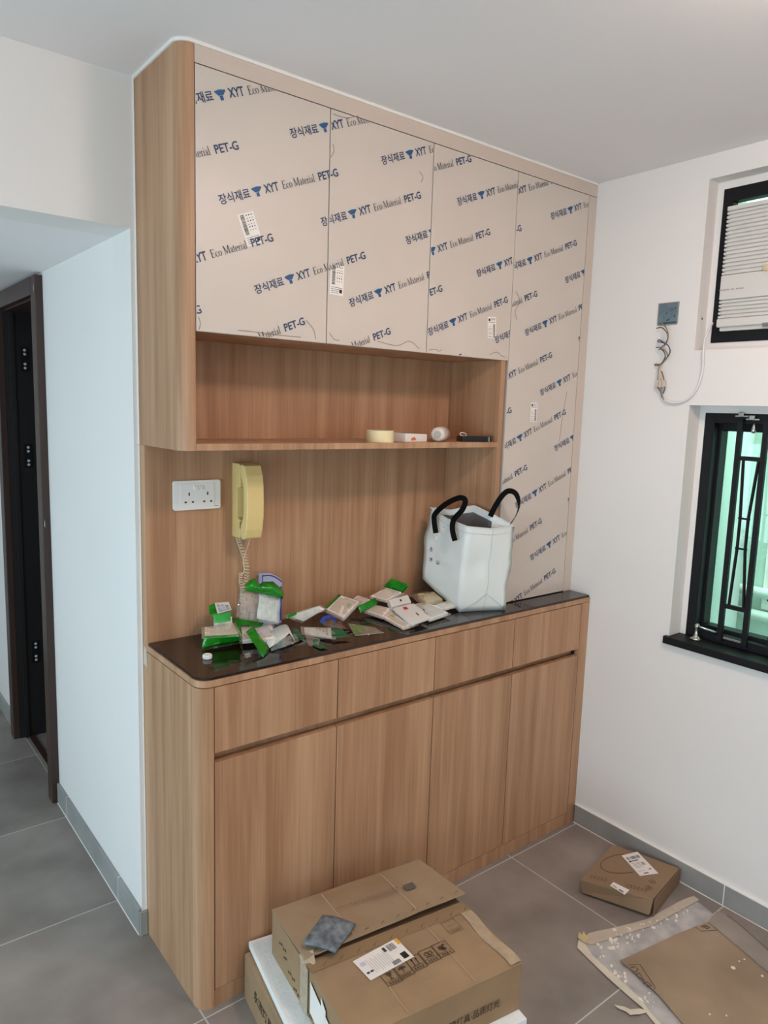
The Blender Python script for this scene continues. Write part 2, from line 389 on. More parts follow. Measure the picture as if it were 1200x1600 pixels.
# ================================================================== SETTING
floor = mk('floor', box(-2.65, -4, -.05, XR + .02, 3.4, -.0008), GROUT); tag(floor, kind='structure')
TS, GAPT = .605, .005
tv, tf = box(-(TS - GAPT) / 2, -(TS - GAPT) / 2, -.008, (TS - GAPT) / 2, (TS - GAPT) / 2, 0)
tile_me = bpy.data.meshes.new('floor_tile'); tile_me.from_pydata(tv, [], tf); tile_me.materials.append(TILE)
TILEM = []
for k, (a, b, c) in enumerate(((0, 0, 0), (3, 5, 0), (7, 2, 1), (11, 9, 2))):   # same tile, printed differently
    mt = TILE.copy(); mt.name = 'grey_floor_tile'; TILEM.append(mt)
    for n in mt.node_tree.nodes:
        if n.type == 'MAPPING': n.inputs['Location'].default_value = (a, b, c)
TMESH = []
for mt in TILEM:
    me = tile_me.copy(); me.materials.clear(); me.materials.append(mt); TMESH.append(me)
for i in range(-4, 3):
    for j in range(-6, 6):
        cx, cy = .005 + TS * (i + .5), -.018 + TS * (j + .5)
        hx0 = max(-TS / 2 + GAPT / 2, -2.64 - cx); hx1 = min(TS / 2 - GAPT / 2, XR + .01 - cx)
        if hx1 - hx0 < .03: continue
        if hx1 < TS / 2 - .01 or hx0 > -TS / 2 + .01:
            v, f = box(hx0, -(TS - GAPT) / 2, -.008, hx1, (TS - GAPT) / 2, 0); me = bpy.data.meshes.new('floor_tile'); me.from_pydata(v, [], f); me.materials.append(TILEM[(i * 3 + j) % 4])
        else: me = TMESH[(i * 3 + j * 5) % 4]
        t = bpy.data.objects.new('floor_tile', me); COL.objects.link(t); t.parent = floor
        t.location = Vector((cx, cy, 0)) - floor.location

def st(name, vf, m, kind='structure', **k): return tag(mk(name, vf, m, **k), kind=kind)
st('wall_back', join(box(XH, YW, 0, XR + .2, YW + .14, ZC), box(-2.8, YW, ZH, XH, YW + .14, ZC)), PAINT)
DY0, DY1, DZ = 1.37, 2.035, 2.02    # doorway in the corridor wall
st('wall_corridor', join(box(XH, YW + .14, 0, .11, DY0, 2.2), box(XH, DY1, 0, .11, 3.4, 2.2), box(XH, DY0, DZ, .11, DY1, 2.2)), PAINT)
st('wall_corridor_end', box(-2.8, 3.3, 0, .9, 3.42, 2.2), PAINT)
st('ceiling', box(-2.8, -4.1, ZC, XR + .25, YW + .14, ZC + .1), CEIL)
st('ceiling', box(-2.8, YW + .14, ZH, XH, 3.42, ZH + .1), CEIL)
# closet behind the doorway
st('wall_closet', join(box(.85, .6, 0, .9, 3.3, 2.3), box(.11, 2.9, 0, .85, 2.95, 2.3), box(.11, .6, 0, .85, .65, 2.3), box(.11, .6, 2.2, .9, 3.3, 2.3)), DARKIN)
# left wall with the daylight window, rear wall with an added opening for the fill light (both behind the camera)
st('wall_left', join(box(-2.8, -4.1, 0, -2.66, -2.2, ZC), box(-2.8, -2.2, 0, -2.66, -.4, .3), box(-2.8, -2.2, 1.6, -2.66, -.4, ZC), box(-2.8, -.4, 0, -2.66, .35, ZC), box(-2.8, 1.95, 0, -2.66, 3.42, ZC), box(-2.8, .35, 0, -2.66, 1.95, .45), box(-2.8, .35, 1.65, -2.66, 1.95, ZC)), PAINT)
st('wall_front', join(box(-2.8, -4.1, 0, -2.25, -3.97, ZC), box(-.55, -4.1, 0, XR + .2, -3.97, ZC), box(-2.25, -4.1, 0, -.55, -3.97, .65), box(-2.25, -4.1, 2.15, -.55, -3.97, ZC)), PAINT)
# right wall with two recesses
AY0, AY1, AZ0, AZ1 = -1.02, -.337, 1.852, 2.393
WY0, WY1, WZ0, WZ1 = -1.35, -.338, .866, 1.671
XW = XR + .2
st('wall_right', join(box(XR, AY1, 0, XW, YW, ZC), box(XR, -4.1, 0, XW, WY0, ZC), box(XR, WY0, 0, XW, AY1, WZ0), box(XR, WY0, WZ1, XW, AY1, AZ0),
    box(XR, WY0, AZ0, XW, AY0, ZC), box(XR, AY0, AZ1, XW, AY1, ZC)), PAINT)

# skirting tiles
def skirting(name, pieces, label=None):
    r = bpy.data.objects.new(name, None); COL.objects.link(r); r.location = pieces[0][:3]; ORI[r] = Vector(pieces[0][:3]); r['kind'] = 'structure'
    for p in pieces: mk('skirting_tile', box(*p), SKIRT, r, bevel=.0012, seg=1)
    return r
ys = [-.004, -.6195, -1.2225, -1.8275, -2.4325, -3.0375, -3.6425, -3.97]
skirting('baseboard_right', [(XR - .010, ys[i + 1] + .0015, .0, XR, ys[i] - .0015, .076) for i in range(len(ys) - 1)])
yc = [YW + .002, .582, 1.187, 1.318]
skirting('baseboard_corridor', [(XH - .010, yc[i] + .0012, 0, XH, yc[i + 1] - .0012, .084) for i in range(3)] + [(XH - .009, YW - .010, 0, -.0015, YW, .078)]
         + [(XH - .010, 2.10, 0, XH, 2.7, .084), (XH - .010, 2.703, 0, XH, 3.3, .084)])
mk('grout_line', join(box(XR - .0125, -3.9, 0, XR - .0098, -.004, .0022), box(XH - .0125, YW, 0, XH - .0098, 1.31, .0022), box(XR - .0105, -3.9, .0755, XR, -.004, .0785), *[box(XR - .0098, y_ - .0016, 0, XR, y_ + .0016, .076) for y_ in ys[1:-1]], *[box(XH - .0098, y_ - .0013, 0, XH, y_ + .0013, .084) for y_ in yc[1:3]]), CAULK, floor)
st('trim_1', tube([(XR - .003, YU - .002, ZC - .003), (.045, YU - .002, ZC - .003)] + [(x_, y_, ZC - .003) for x_, y_ in arc(.034, YU + .034, .036, 270, 180, 8)] + [(-.002, YW - .002, ZC - .003)], .005, 6), CAULK)
st('trim_3', tube([(-.002, YW - .002, ZC - .006), (-.002, YW - .002, 1.508)], .003, 6), CAULK)
st('trim_4', tube([(-.002, YW - .002, 1.504), (-.002, YW - .002, .08)], .002, 6), CAULK)

# door frame in the corridor
d1 = bpy.data.objects.new('door_1', None); COL.objects.link(d1); d1.location = (XH, DY0, 0); ORI[d1] = Vector((XH, DY0, 0)); d1['kind'] = 'structure'
XC = XH - .028
mk('casing', box(XC, 1.318, 0, XH, 1.385, 2.075), DARKWOOD, d1, bevel=.003)
mk('casing', box(XC, 2.02, 0, XH, 2.085, 2.075), DARKWOOD, d1, bevel=.003)
mk('casing', box(XC, 1.386, 2.008, XH, 2.019, 2.075), DARKWOOD, d1, bevel=.003)
mk('jamb', box(XH, DY0, 0, .11, DY0 + .016, DZ), DARKWOOD, d1)
jf = mk('jamb', box(XH, DY1 - .02, 0, .11, DY1, DZ), mat('black_jamb', srgb(24, 20, 20), .5), d1)
mk('jamb', box(XH, DY0 + .016, DZ - .018, .11, DY1 - .02, DZ), DARKWOOD, d1)
mk('door_stop', box(.006, DY1 - .034, 0, .022, DY1 - .02, DZ - .02), MAT['black_jamb'], d1)
dl = mk('door_leaf', box(.112, DY1 - .06, .008, .80, DY1 - .02, DZ - .03), mat('black_door_leaf', srgb(18, 17, 20), .4), d1)
for zz in (1.80, 1.36, .42):
    hg = mk('hinge', box(.048, DY1 - .024, zz - .055, .084, DY1 - .0195, zz + .055), BLACK, d1)
    for dz in (-.04, -.022, .022, .04): mk('screw', lathe([(.0065, 0), (.005, .0018)], (.066, DY1 - .024, zz + dz), (0, -1, 0), 8), mat('pale_screw', srgb(205, 205, 205), .4), hg)
mk('threshold', box(.02, DY0 + .016, 0, .045, DY1 - .02, .006), DARKWOOD, d1)
for (px, py) in ((52.5, 449), (70, 818)):
    p = on(px, py, 'x', XC - .0005)
    mk('tape_scrap', (lay([(0, -.03), (.009, -.012), (.006, .01), (.001, .03), (-.004, .008), (-.005, -.014)], p, (0, 1, 0), (0, 0, 1), 1, .55), [(0, 1, 2, 3, 4, 5)]), SHEET, d1)
h = thing('wall_hook', on(2, 715, 'x', XH), 'small black metal fitting hanging on corridor wall past the doorway', 'hook')
p = on(2, 700, 'x', XH - .012)
mk('plate', box(p.x - .008, p.y - .03, p.z - .04, XH, p.y + .03, p.z + .05), BLACK, h, bevel=.004)
p = on(2, 727, 'x', XH - .02)
mk('ring', tube([p + Vector((0, .055 * math.cos(a), .03 * math.sin(a))) for a in [i * math.tau / 20 for i in range(20)]], .006, 6, True), BLACK, h, smooth=True)

# ================================================================== CABINETS
# --- lower cabinet
lc = thing('sideboard_cabinet', (.8, .2, 0), 'long oak laminate base cabinet with four drawers over four doors', 'cabinet')
XQ, XS = .0425, 1.559; D = [XQ, .4269, .805, 1.1796, XS]
ZP, G2, G1, ZD, ZW = .052, .7058, .7321, .9102, .9302
mk('carcass', join(box(XQ + .001, .0215, 0, XS, YW, G2 - .004), box(XQ + .001, .0215, G1 + .004, XS, YW, ZD + .001), box(XQ + .001, .036, G2 - .004, XS, YW, G1 + .004)), WOOD, lc)
r = .038
prof = [(.047, .047)]
mk('side_panel', prism([(.0, YW), (.0, .0475), (XQ, .0475), (XQ, YW)], 'z', 0, ZD), WOOD, lc)
mk('corner_post', prism([(0, .0465), (0, r)] + arc(r, r, r, 180, 270, 10) + [(XQ - .0015, 0), (XQ - .0015, .0465)], 'z', 0, ZD), WOOD, lc)
mk('top_rail', prism([(0, YW), (0, r)] + arc(r, r, r, 180, 270, 10) + [(XR - .0005, 0), (XR - .0005, YW)], 'z', ZD + .0025, ZW), WOOD, lc)
mk('end_filler', box(XS + .0015, 0, 0, XR - .0005, .02, ZD + .001), WOOD, lc)
mk('plinth', box(XQ, .002, 0, XS, .02, ZP - .0015), WOOD, lc)
mk('finger_rail', box(XQ + .002, .0345, G2 - .003, XS - .001, .0358, G1 + .003), WOOD, lc)
g = .0016
for i in range(4):
    mk('drawer', box(D[i] + g, 0, G1, D[i + 1] - g, .0185, ZD - .0005), WOOD, lc, bevel=.0006, seg=1)
    mk('door', box(D[i] + g, 0, ZP + .0008, D[i + 1] - g, .0185, G2), WOOD, lc, bevel=.0006, seg=1)
sc = mk('tape_scrap', (lay([(0, 0), (.05, -.004), (.044, .05), (.006, .056)], (-.0006, YW - .005, .868), (0, -1, 0), (0, 0, 1), .6, 1), [(0, 1, 2, 3)]), mat('pale_tape_scrap', srgb(196, 184, 164), .4), lc)
# --- glass top
rg = .036
tag(mk('countertop', prism([(.004, YB), (.004, rg + .003)] + arc(.004 + rg, .003 + rg, rg, 180, 270, 10) + [(XR - .001, .003), (XR - .001, YB)], 'z', ZW + .0004, ZT), GLASSTOP, bevel=.0012, seg=1),
    'glossy black-brown glass top along the oak base cabinet', 'countertop')
# --- back panel behind the counter
tag(mk('wall_panel', box(0, YB, ZW + .0004, 1.16, YW - .0005, 1.5061), WOOD), 'vertical oak laminate panel on the wall behind the counter', 'panel')
# --- upper wall cabinet
uc = thing('wall_cabinet', (.6, .24, 1.5066), 'oak and beige wall cabinet with three film-covered doors above an open niche', 'cabinet')
XP, XI, XN, XF = .0396, 1.145, 1.1777, 1.562; ZU, ZS, ZDb, ZDt = 1.5066, 1.5245, 1.8035, 2.4195
ru = .034
mk('side_panel', prism([(0, YW), (0, YU + ru)] + arc(ru, YU + ru, ru, 180, 270, 10) + [(XP - .0012, YU), (XP - .0012, YW)], 'z', ZU, ZC - .0005), WOOD, uc)
mk('carcass', box(XP, YU + .0195, ZDb + .018, XN - .001, YW - .001, ZC - .0005), WOOD, uc)
mk('niche_top', box(XP, YU + .004, ZDb - .001, XI, YB, ZDb + .0179), WOOD, uc)
mk('niche_back', box(XP, YB, ZU, XI, YW - .001, ZDb), WOOD, uc)
mk('shelf', box(XP, YU + .002, ZU, XI, YB, ZS), WOOD, uc, bevel=.0008, seg=1)
mk('niche_side', box(XI, YU + .002, ZT + .0005, XI + .021, YW - .001, ZDb - .001), WOOD, uc)
mk('fascia', box(XP, YU, ZDt + .002, XR - .0005, YU + .018, ZC - .0008), FASCIA, uc)
DU = [XP, .4264, .8002, XN]
FBASE = {0: (.105, 2.114), 1: (.105, 2.114), 2: (.907, 2.262)}
for i in range(3):
    a, b = DU[i] + .0015, DU[i + 1] - .0015
    d = mk('door', box(a, YU, ZDb, b, YU + .018, ZDt - .0005), FILM, uc, bevel=.0005, seg=1)
    film_print(d, a + .001, b - .001, ZDb + .002, ZDt - .002, FBASE[i], YU - .0009)
    if i == 0: barcode_sticker(d, *[(p.x, p.z) for p in [on(391, 357.5, 'y', YU)]][0], .047, .078, 22, YU - .0003)
    if i == 1: barcode_sticker(d, *[(p.x, p.z) for p in [on(526.5, 437.5, 'y', YU)]][0], .046, .082, -2, YU - .0003)
    if i == 2: barcode_sticker(d, *[(p.x, p.z) for p in [on(768.5, 512, 'y', YU)]][0], .040, .07, 4, YU - .0003, True)
# --- tall cabinet at the end
tc_ = thing('tall_cabinet', (1.39, .24, ZT), 'tall beige cabinet with film-covered door standing on the counter beside right wall', 'cabinet')
mk('carcass', box(XN, YU + .0195, ZT + .0006, XR - .001, YW - .001, ZC - .0005), FASCIA, tc_)
mk('end_filler', box(XF + .0012, YU, ZT + .0006, XR - .0006, YU + .018, ZDt), FASCIA, tc_)
d = mk('door', box(XN + .0012, YU, ZT + .003, XF - .0012, YU + .018, ZDt - .0005), FILM, tc_, bevel=.0005, seg=1)
film_print(d, XN + .002, XF - .003, ZT + .004, ZDt - .002, (1.256, 1.894), YU - .0009)
p = on(834, 644, 'y', YU); barcode_sticker(d, p.x, p.z, .036, .068, 0, YU - .0003, True)
# scuffs of adhesive along the film edges
def scuffs(door_list):
    for (dr, pts) in door_list:
        P = [on(px, py, 'y', YU - .0004) for px, py in pts]
        mk('scuff', ribbon(spline(P, 4), (0, 0, 1), .0022, .0003), mat('grey_scuff', srgb(150, 136, 124), .6), dr)
UD = [o for o in uc.children if o.name.startswith('door')]
scuffs([(UD[0], [(372, 516), (400, 519), (430, 523), (470, 527)]), (UD[0], [(478, 500), (490, 515), (493, 530)]), (UD[0], [(310, 495), (313, 505), (311, 515)]),
        (UD[1], [(515, 520), (522, 530), (530, 532)]), (UD[1], [(590, 533), (620, 540), (640, 533), (655, 545)]), (UD[1], [(520, 178), (540, 184), (560, 181)]), (UD[1], [(520, 225), (522, 235), (517, 246)]),
        (UD[1], [(655, 268), (661, 276), (658, 285)]), (UD[2], [(670, 547), (681, 546), (686, 549), (690, 546)]), (UD[2], [(765, 554), (776, 550), (784, 556), (789, 558)]),
        (d, [(806, 455), (812, 470), (805, 487), (808, 500)]), (d, [(886, 612), (879, 650), (874, 690)])])

# ================================================================== ON THE WALL PANEL
so = thing('double_socket', (.15, YB, 1.318), 'white double wall socket on the oak panel', 'socket')
sx, sz = .0784, 1.3185
mk('plate', prism(arc(sx + .139, sz + .079, .007, 0, 90, 4) + arc(sx + .007, sz + .079, .007, 90, 180, 4) + arc(sx + .007, sz + .007, .007, 180, 270, 4) + arc(sx + .139, sz + .007, .007, 270, 360, 4), 'y', YB - .009, YB), WHITE, so, bevel=.002, seg=2)
mk('inner_face', box(sx + .02, YB - .0102, sz + .006, sx + .126, YB - .009, sz + .077), WHITE, so, bevel=.0004, seg=1)
for k in (0, 1): mk('switch', hexa([(sx + .061 + .0155 * k, YB - .0102, sz + .058), (sx + .075 + .0155 * k, YB - .0102, sz + .058), (sx + .075 + .0155 * k, YB - .0102, sz + .071), (sx + .061 + .0155 * k, YB - .0102, sz + .071)],
      [(sx + .062 + .0155 * k, YB - .0150, sz + .059), (sx + .074 + .0155 * k, YB - .0150, sz + .059), (sx + .074 + .0155 * k, YB - .0120, sz + .070), (sx + .062 + .0155 * k, YB - .0120, sz + .070)]), WHITE, so)
for cx in (.047, .104):
    mk('pin_slot', box(sx + cx - .002, YB - .0106, sz + .042, sx + cx + .002, YB - .0098, sz + .051), INKB, so)
    for e in (-.011, .011): mk('pin_slot', box(sx + cx + e - .0032, YB - .0106, sz + .021, sx + cx + e + .0032, YB - .0098, sz + .0255), INKB, so)
mk('brand_mark', box(sx + .126, YB - .0093, sz + .008, sx + .139, YB - .0088, sz + .0095), INKG, so)

ph = thing('intercom_phone', (.29, YB, 1.228), 'aged cream wall intercom handset hanging on the oak panel', 'phone')
def side_prism(poly, x0, x1): return prism(poly, 'x', x0, x1)
zb, zt = 1.229, 1.453
mk('base', side_prism([(YB, zb), (.306, zb - .001), (.297, zb + .006), (.297, zb + .055), (.318, zb + .062), (.318, zt - .075), (.297, zt - .068), (.299, zt - .004), (.31, zt), (YB, zt)], .266, .318), CREAM, ph, bevel=.003)
prf = [(.288, 1.231), (.294, 1.252), (.289, 1.272), (.278, 1.292), (.273, 1.315), (.273, 1.37), (.277, 1.392), (.288, 1.412), (.294, 1.43), (.293, 1.449), (.283, 1.453), (.270, 1.449), (.257, 1.42), (.251, 1.385), (.249, 1.34), (.250, 1.30), (.256, 1.26), (.266, 1.234), (.278, 1.228)]
mk('handset', side_prism(prf, .264, .320), CREAM, ph, bevel=.004, seg=3)
mk('ear_grille', join(*[box(.263, .2935, 1.262 + .005 * k, .272, .2965, 1.264 + .005 * k) for k in range(4)]), GAPBROWN, ph)
# curly cord and straight flex
cordm = mat('cream_cord', srgb(222, 208, 180), .5)
def coil(pts, turns, rr, wr_):
    path = spline(pts, 24); cp = []; k = len(path) - 1
    for i in range(turns * 12 + 1):
        t = i / (turns * 12); f = t * k; j = min(int(f), k - 1); q = path[j].lerp(path[j + 1], f - j); a = t * turns * math.tau
        cp.append(q + Vector((math.cos(a), math.sin(a) * .8, .35 * math.sin(a))) * rr)
    return tube(cp, wr_, 5)
mk('curly_cord', coil([on(372.5, 840, 'y', .308), on(376, 852, 'y', .318), on(381, 866, 'y', .328), on(385, 880, 'y', .333), on(386, 895, 'y', .335), on(384, 908, 'y', .336), on(380.5, 922, 'y', .336), on(379, 940, 'y', .336)], 21, .0080, .0013), cordm, ph, smooth=True)
mk('curly_cord', coil([on(376.5, 896, 'y', .332), on(376, 906, 'y', .333), on(378, 918, 'y', .334), on(379, 936, 'y', .334)], 9, .0058, .0012), cordm, ph, smooth=True)
mk('flex', tube(spline([on(391.5, 839, 'y', .300), on(388, 851, 'y', .318), on(383, 865, 'y', .33), on(380, 878, 'y', .333), on(381.5, 890, 'y', .334), on(379.5, 896, 'y', .333), on(376, 897, 'y', .332)], 6), .0014, 6), cordm, ph, smooth=True)

# ================================================================== ON THE NICHE SHELF
def sh(px, y): return on(px, 688, 'y', y).x
ZF = ZS
cx = (on(574, 680, 'y', .14).x + on(616, 680, 'y', .14).x) / 2; rt = (on(616, 680, 'y', .14).x - on(574, 680, 'y', .14).x) * .4
tp = thing('masking_tape_roll', (cx, .145, ZF), 'cream roll of masking tape on the niche shelf', 'tape')
mk('tape', lathe([(rt * .78, 0), (rt, 0), (rt, .036), (rt * .78, .036), (rt * .76, .018), (rt * .78, .0)], (cx, .145, ZF), n=40), TAPE, tp, smooth=False)
mk('core', lathe([(rt * .70, .0005), (rt * .775, .0005), (rt * .775, .0355), (rt * .70, .0355), (rt * .70, .0005)], (cx, .145, ZF), n=32), CARD, tp)
lp = thing('white_carton', (sh(640, .15), .16, ZF), 'flat white carton with orange print on the niche shelf', 'box')
a, b, c = sh(619, .2), sh(632, .13), sh(667, .15)
mk('body', hexa([(b, .125, ZF), (c, .15, ZF), (c - .01, .215, ZF), (b - .012, .19, ZF)], [(b, .125, ZF + .028), (c, .15, ZF + .024), (c - .01, .215, ZF + .024), (b - .012, .19, ZF + .028)]), WHITE, lp, bevel=.002)
mk('lid_flap', hexa([(b - .035, .21, ZF), (b + .01, .22, ZF), (b + .01, .224, ZF), (b - .035, .214, ZF)], [(b - .035, .21, ZF + .03), (b + .01, .22, ZF + .03), (b + .01, .224, ZF + .03), (b - .035, .214, ZF + .03)]), mat('pinkish_card', srgb(214, 190, 176), .6), lp)
u = (Vector((c, .15, 0)) - Vector((b, .125, 0))).normalized()
mk('orange_print', (lay([(.032, .004), (.058, .006), (.048, .016), (.028, .012)], (b, .1248, ZF), u, (0, 0, 1), 1, 1), [(0, 1, 2, 3)]), ORANGE, lp)
mk('grey_window', (lay([(0.01, 0), (.06, .012), (.055, .04), (.005, .03)], (b, .13, ZF + .0286), u, Vector((-u.y, u.x, 0)), 1, 1), [(0, 1, 2, 3)]), mat('dark_print', srgb(70, 58, 52), .5), lp)
bo = thing('plastic_bottle', (sh(692, .15), .15, ZF), 'white translucent squeeze bottle lying on its side on the shelf', 'bottle')
c0 = Vector((sh(683, .125), .125, ZF + .0245)); axv = Vector((.80, .60, 0)).normalized()
mk('bottle_body', lathe([(.0, .0), (.018, .0), (.0235, .006), (.024, .02), (.024, .1), (.020, .115), (.0, .118)], c0, axv, 28), mat('white_translucent_plastic', srgb(230, 218, 208), .35, alpha=.9), bo, smooth=True)
mk('bottle_label', lathe([(.0243, .04), (.0243, .09)], c0, axv, 28), mat('pale_label', srgb(196, 178, 166), .5), bo, smooth=True)
mk('bottom_dimple', lathe([(.010, -.002), (.012, -.001)], c0 - axv * .0, axv, 24), mat('grey_translucent', srgb(170, 172, 164), .4), bo)
bk = thing('black_tool_box', (sh(740, .13), .13, ZF), 'flat black case with a white cord loop on the shelf', 'case')
a, c = sh(716, .15), sh(766, .13)
mk('case', hexa([(a, .13, ZF), (c - .02, .105, ZF), (c, .15, ZF), (a + .02, .18, ZF)], [(a, .13, ZF + .019), (c - .02, .105, ZF + .019), (c, .15, ZF + .019), (a + .02, .18, ZF + .019)]), mat('black_plastic', srgb(22, 22, 24), .4), bk, bevel=.002)
mk('clip', box(c - .035, .104, ZF + .001, c - .031, .112, ZF + .017), CHROME, bk)
q = Vector((a + .022, .15, ZF + .02))
mk('cord_loop', tube([q + Vector((.014 * math.cos(t), .006 * math.sin(t), .004 + .006 * math.sin(t))) for t in [k * math.tau / 16 for k in range(16)]], .0014, 6, True), WHITE, bk, smooth=True)

# ================================================================== WHITE BAG
bg = thing('tote_bag', (1.08, .12, ZT), 'white woven tote bag with black handles standing on the counter', 'bag')
bot = [Vector(p) for p in ((.985, .275, 1.022), (.996, .19, .975), (1.000, .098, ZT + .001), (1.084, .066, ZT + .001), (1.159, .031, ZT + .001), (1.118, .100, ZT + .002), (1.108, .20, ZT + .03), (1.05, .262, 1.0))]
top = [on(672, 793, 'y', .285), on(700, 811, 'y', .19), on(731, 823, 'y', .088), on(770, 826.5, 'y', .052), on(804, 822, 'y', .034), on(770, 804, 'x', 1.126), on(741, 790, 'x', 1.116), on(704, 797, 'y', .225)]
def ring(t, bulge):
    out = []; n = len(bot); c = sum(bot, Vector()) / n * (1 - t) + sum(top, Vector()) / n * t
    for k in range(n):
        p = bot[k].lerp(top[k], t)
        # rounded outline between the eight guide points
        out.append(p + (p - c) * (bulge * (1 if k < 4 else .1)))
    return out
DENT, BUMP_ = on(744, 884, 'y', .075), on(668, 900, 'y', .24)
V, F = [], []; NL = 15
for L_ in range(NL):
    t = L_ / (NL - 1); base = ring(t, .05 * math.sin(math.pi * t) * (1 if t < .7 else .6)); n = len(base)
    for k in range(n):
        a, b = base[k], base[(k + 1) % n]
        for s in range(5):
            p = a.lerp(b, s / 5); nz = noise.noise(Vector((p.x * 18, p.y * 18, p.z * 15))) * .0055 * math.sin(math.pi * min(1, t * 1.15)) ** .7 - .013 * math.exp(-((p - DENT).length / .035) ** 2) + .009 * math.exp(-((p - BUMP_).length / .03) ** 2) + noise.noise(Vector((p.x * 40, p.y * 40, p.z * 30 + 5))) * .003 * math.sin(math.pi * t)
            nv = (p - (sum(base, Vector()) / n)); nv.z = 0; nv.normalize(); V.append(p + nv * nz)
m_ = 40
for L_ in range(NL - 1):
    for k in range(m_): F.append((L_ * m_ + k, L_ * m_ + (k + 1) % m_, (L_ + 1) * m_ + (k + 1) % m_, (L_ + 1) * m_ + k))
nb = len(V); V.append(sum(bot, Vector()) / 8); F += [((k + 1) % m_, k, nb) for k in range(m_)]
outer = mk('shell', (V, F), BAG, bg, smooth=True)
# lining, a few mm inside the shell
ctr = [sum(ring(i / (NL - 1), 0), Vector()) / 8 for i in range(NL)]
VI = []
for L_ in range(NL):
    for k in range(m_):
        p = V[L_ * m_ + k]; d_ = ctr[L_] - p; d_.z = 0; VI.append(p + d_.normalized() * .0022 + Vector((0, 0, .002 if L_ == 0 else 0)))
FI = [(L_ * m_ + k, (L_ + 1) * m_ + k, (L_ + 1) * m_ + (k + 1) % m_, L_ * m_ + (k + 1) % m_) for L_ in range(NL - 1) for k in range(m_)]
nb = len(VI); VI.append(sum(bot, Vector()) / 8 + Vector((0, 0, .004))); FI += [(k, (k + 1) % m_, nb) for k in range(m_)]
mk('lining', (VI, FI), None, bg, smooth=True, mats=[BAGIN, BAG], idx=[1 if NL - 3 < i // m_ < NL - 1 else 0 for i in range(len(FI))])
rim = [V[(NL - 1) * m_ + k] for k in range(m_)]
mk('rim_hem', tube(rim, .0022, 6, True), BAG, bg, smooth=True)
hem = [V[(NL - 2) * m_ + k] + ((V[(NL - 2) * m_ + k] - ctr[NL - 2]).normalized() * .0006) for k in range(0, 26)]
mk('hem_stitch', tube(hem, .0006, 5), mat('bag_thread', srgb(186, 192, 190), .6), bg, smooth=True)
mk('seam', tube([V[L_ * m_ + 15] + (V[L_ * m_ + 15] - ctr[L_]).normalized() * .0004 for L_ in range(NL)], .0008, 5), MAT['bag_thread'], bg, smooth=True)
a, b_, c = V[10] , V[3 * m_ + 15], V[20]
mk('bottom_fold', tube([a, a.lerp(b_, .5) + Vector((0, -.008, 0)), b_ + Vector((0, -.002, 0)), c.lerp(b_, .5) + Vector((0, -.008, 0)), c], .0009, 5), MAT['bag_thread'], bg, smooth=True)
s1 = spline([on(681, 833, 'x', .992), on(678.5, 815, 'x', .988), on(680, 803, 'x', .984), on(696, 788, 'x', .985), on(717, 778, 'x', .99), on(727, 782, 'x', .994), on(722, 797, 'x', .993), on(709, 812, 'x', .990), on(707, 828, 'x', .988), on(711, 845, 'x', .990)], 6)
def strap(pts, nrm, width):
    W_ = []
    for i, p in enumerate(pts):
        t = (pts[min(i + 1, len(pts) - 1)] - pts[max(i - 1, 0)]).normalized(); W_.append(t.cross(Vector(nrm(i / (len(pts) - 1)))))
    return ribbon(pts, W_, width, .0018)
mk('handle', strap(s1, lambda t: (-.85, -.45 - .5 * math.sin(math.pi * t), .25), .0185), WEB, bg)
s2 = spline([on(766, 807, 'x', 1.120), on(775, 789, 'x', 1.128), on(787, 772, 'x', 1.14), on(797, 767, 'x', 1.15), on(807, 773, 'x', 1.158), on(811, 790, 'x', 1.164), on(806, 806, 'x', 1.168), on(798, 818, 'x', 1.168)], 6)
mk('handle', strap(s2, lambda t: (-.75, -.62, .1) if t < .45 else (-.75 + .9 * min(1, (t - .45) * 4), -.62 + .1 * t, .35), .0185), WEB, bg)
from mathutils.bvhtree import BVHTree
_bv = BVHTree.FromPolygons([Vector(p) for p in V], F)
def bag_hit(px, py):
    d = (FW + RT * ((px - 600) / FPX) + UP * ((800 - py) / FPX)).normalized(); h, n, i, dist = _bv.ray_cast(CAM, d); n = n if n.dot(d) < 0 else -n
    return h, n
def bag_patch(name, px, py, shapes, m):
    h, n = bag_hit(px, py); fv = (Vector((0, 0, 1)) - n * n.z).normalized(); fu = fv.cross(n); vf = []
    for poly in shapes: vf.append(([h + fu * a + fv * b + n * .0016 for a, b in poly], [tuple(range(len(poly)))]))
    mk(name, join(*vf), m, bg)
def fr_(w, h, t=.0011): R_ = lambda a, b, c, d: [(a, b), (c, b), (c, d), (a, d)]; return [R_(-w, -h, w, -h + t), R_(-w, h - t, w, h), R_(-w, -h, -w + t, h), R_(w - t, -h, w, h)]
bag_patch('care_symbol', 674, 858, [[(0, .009), (.0012, .009), (-.006, -.004), (-.0075, -.004)], [(0, .009), (-.0012, .009), (.006, -.004), (.0075, -.004)], [(-.007, -.004), (.007, -.004), (.007, -.0028), (-.007, -.0028)], [(-.006, -.008), (.006, -.008), (.006, -.0068), (-.006, -.0068)], [(-.002, -.001), (.002, -.001), (.002, .003), (-.002, .003)]], INKG)
bag_patch('care_symbol', 673.5, 874, fr_(.007, .006) + [[(-.001, -.003), (.004, -.003), (.004, .004), (-.001, .004)]], INKG)
bag_patch('care_symbol', 684.5, 879, fr_(.007, .006) + [[(-.004, -.004), (.004, -.004), (.004, -.001), (-.004, -.001)]], INKG)
bag_patch('brand_tag', 693, 827, [[(-.011, -.011), (.010, -.011), (.010, .008), (-.011, .008)]], WHITE)
bag_patch('tag_mark', 693, 824, [[(-.006, -.0008), (.006, -.0008), (.006, .0008), (-.006, .0008)]], INKG)
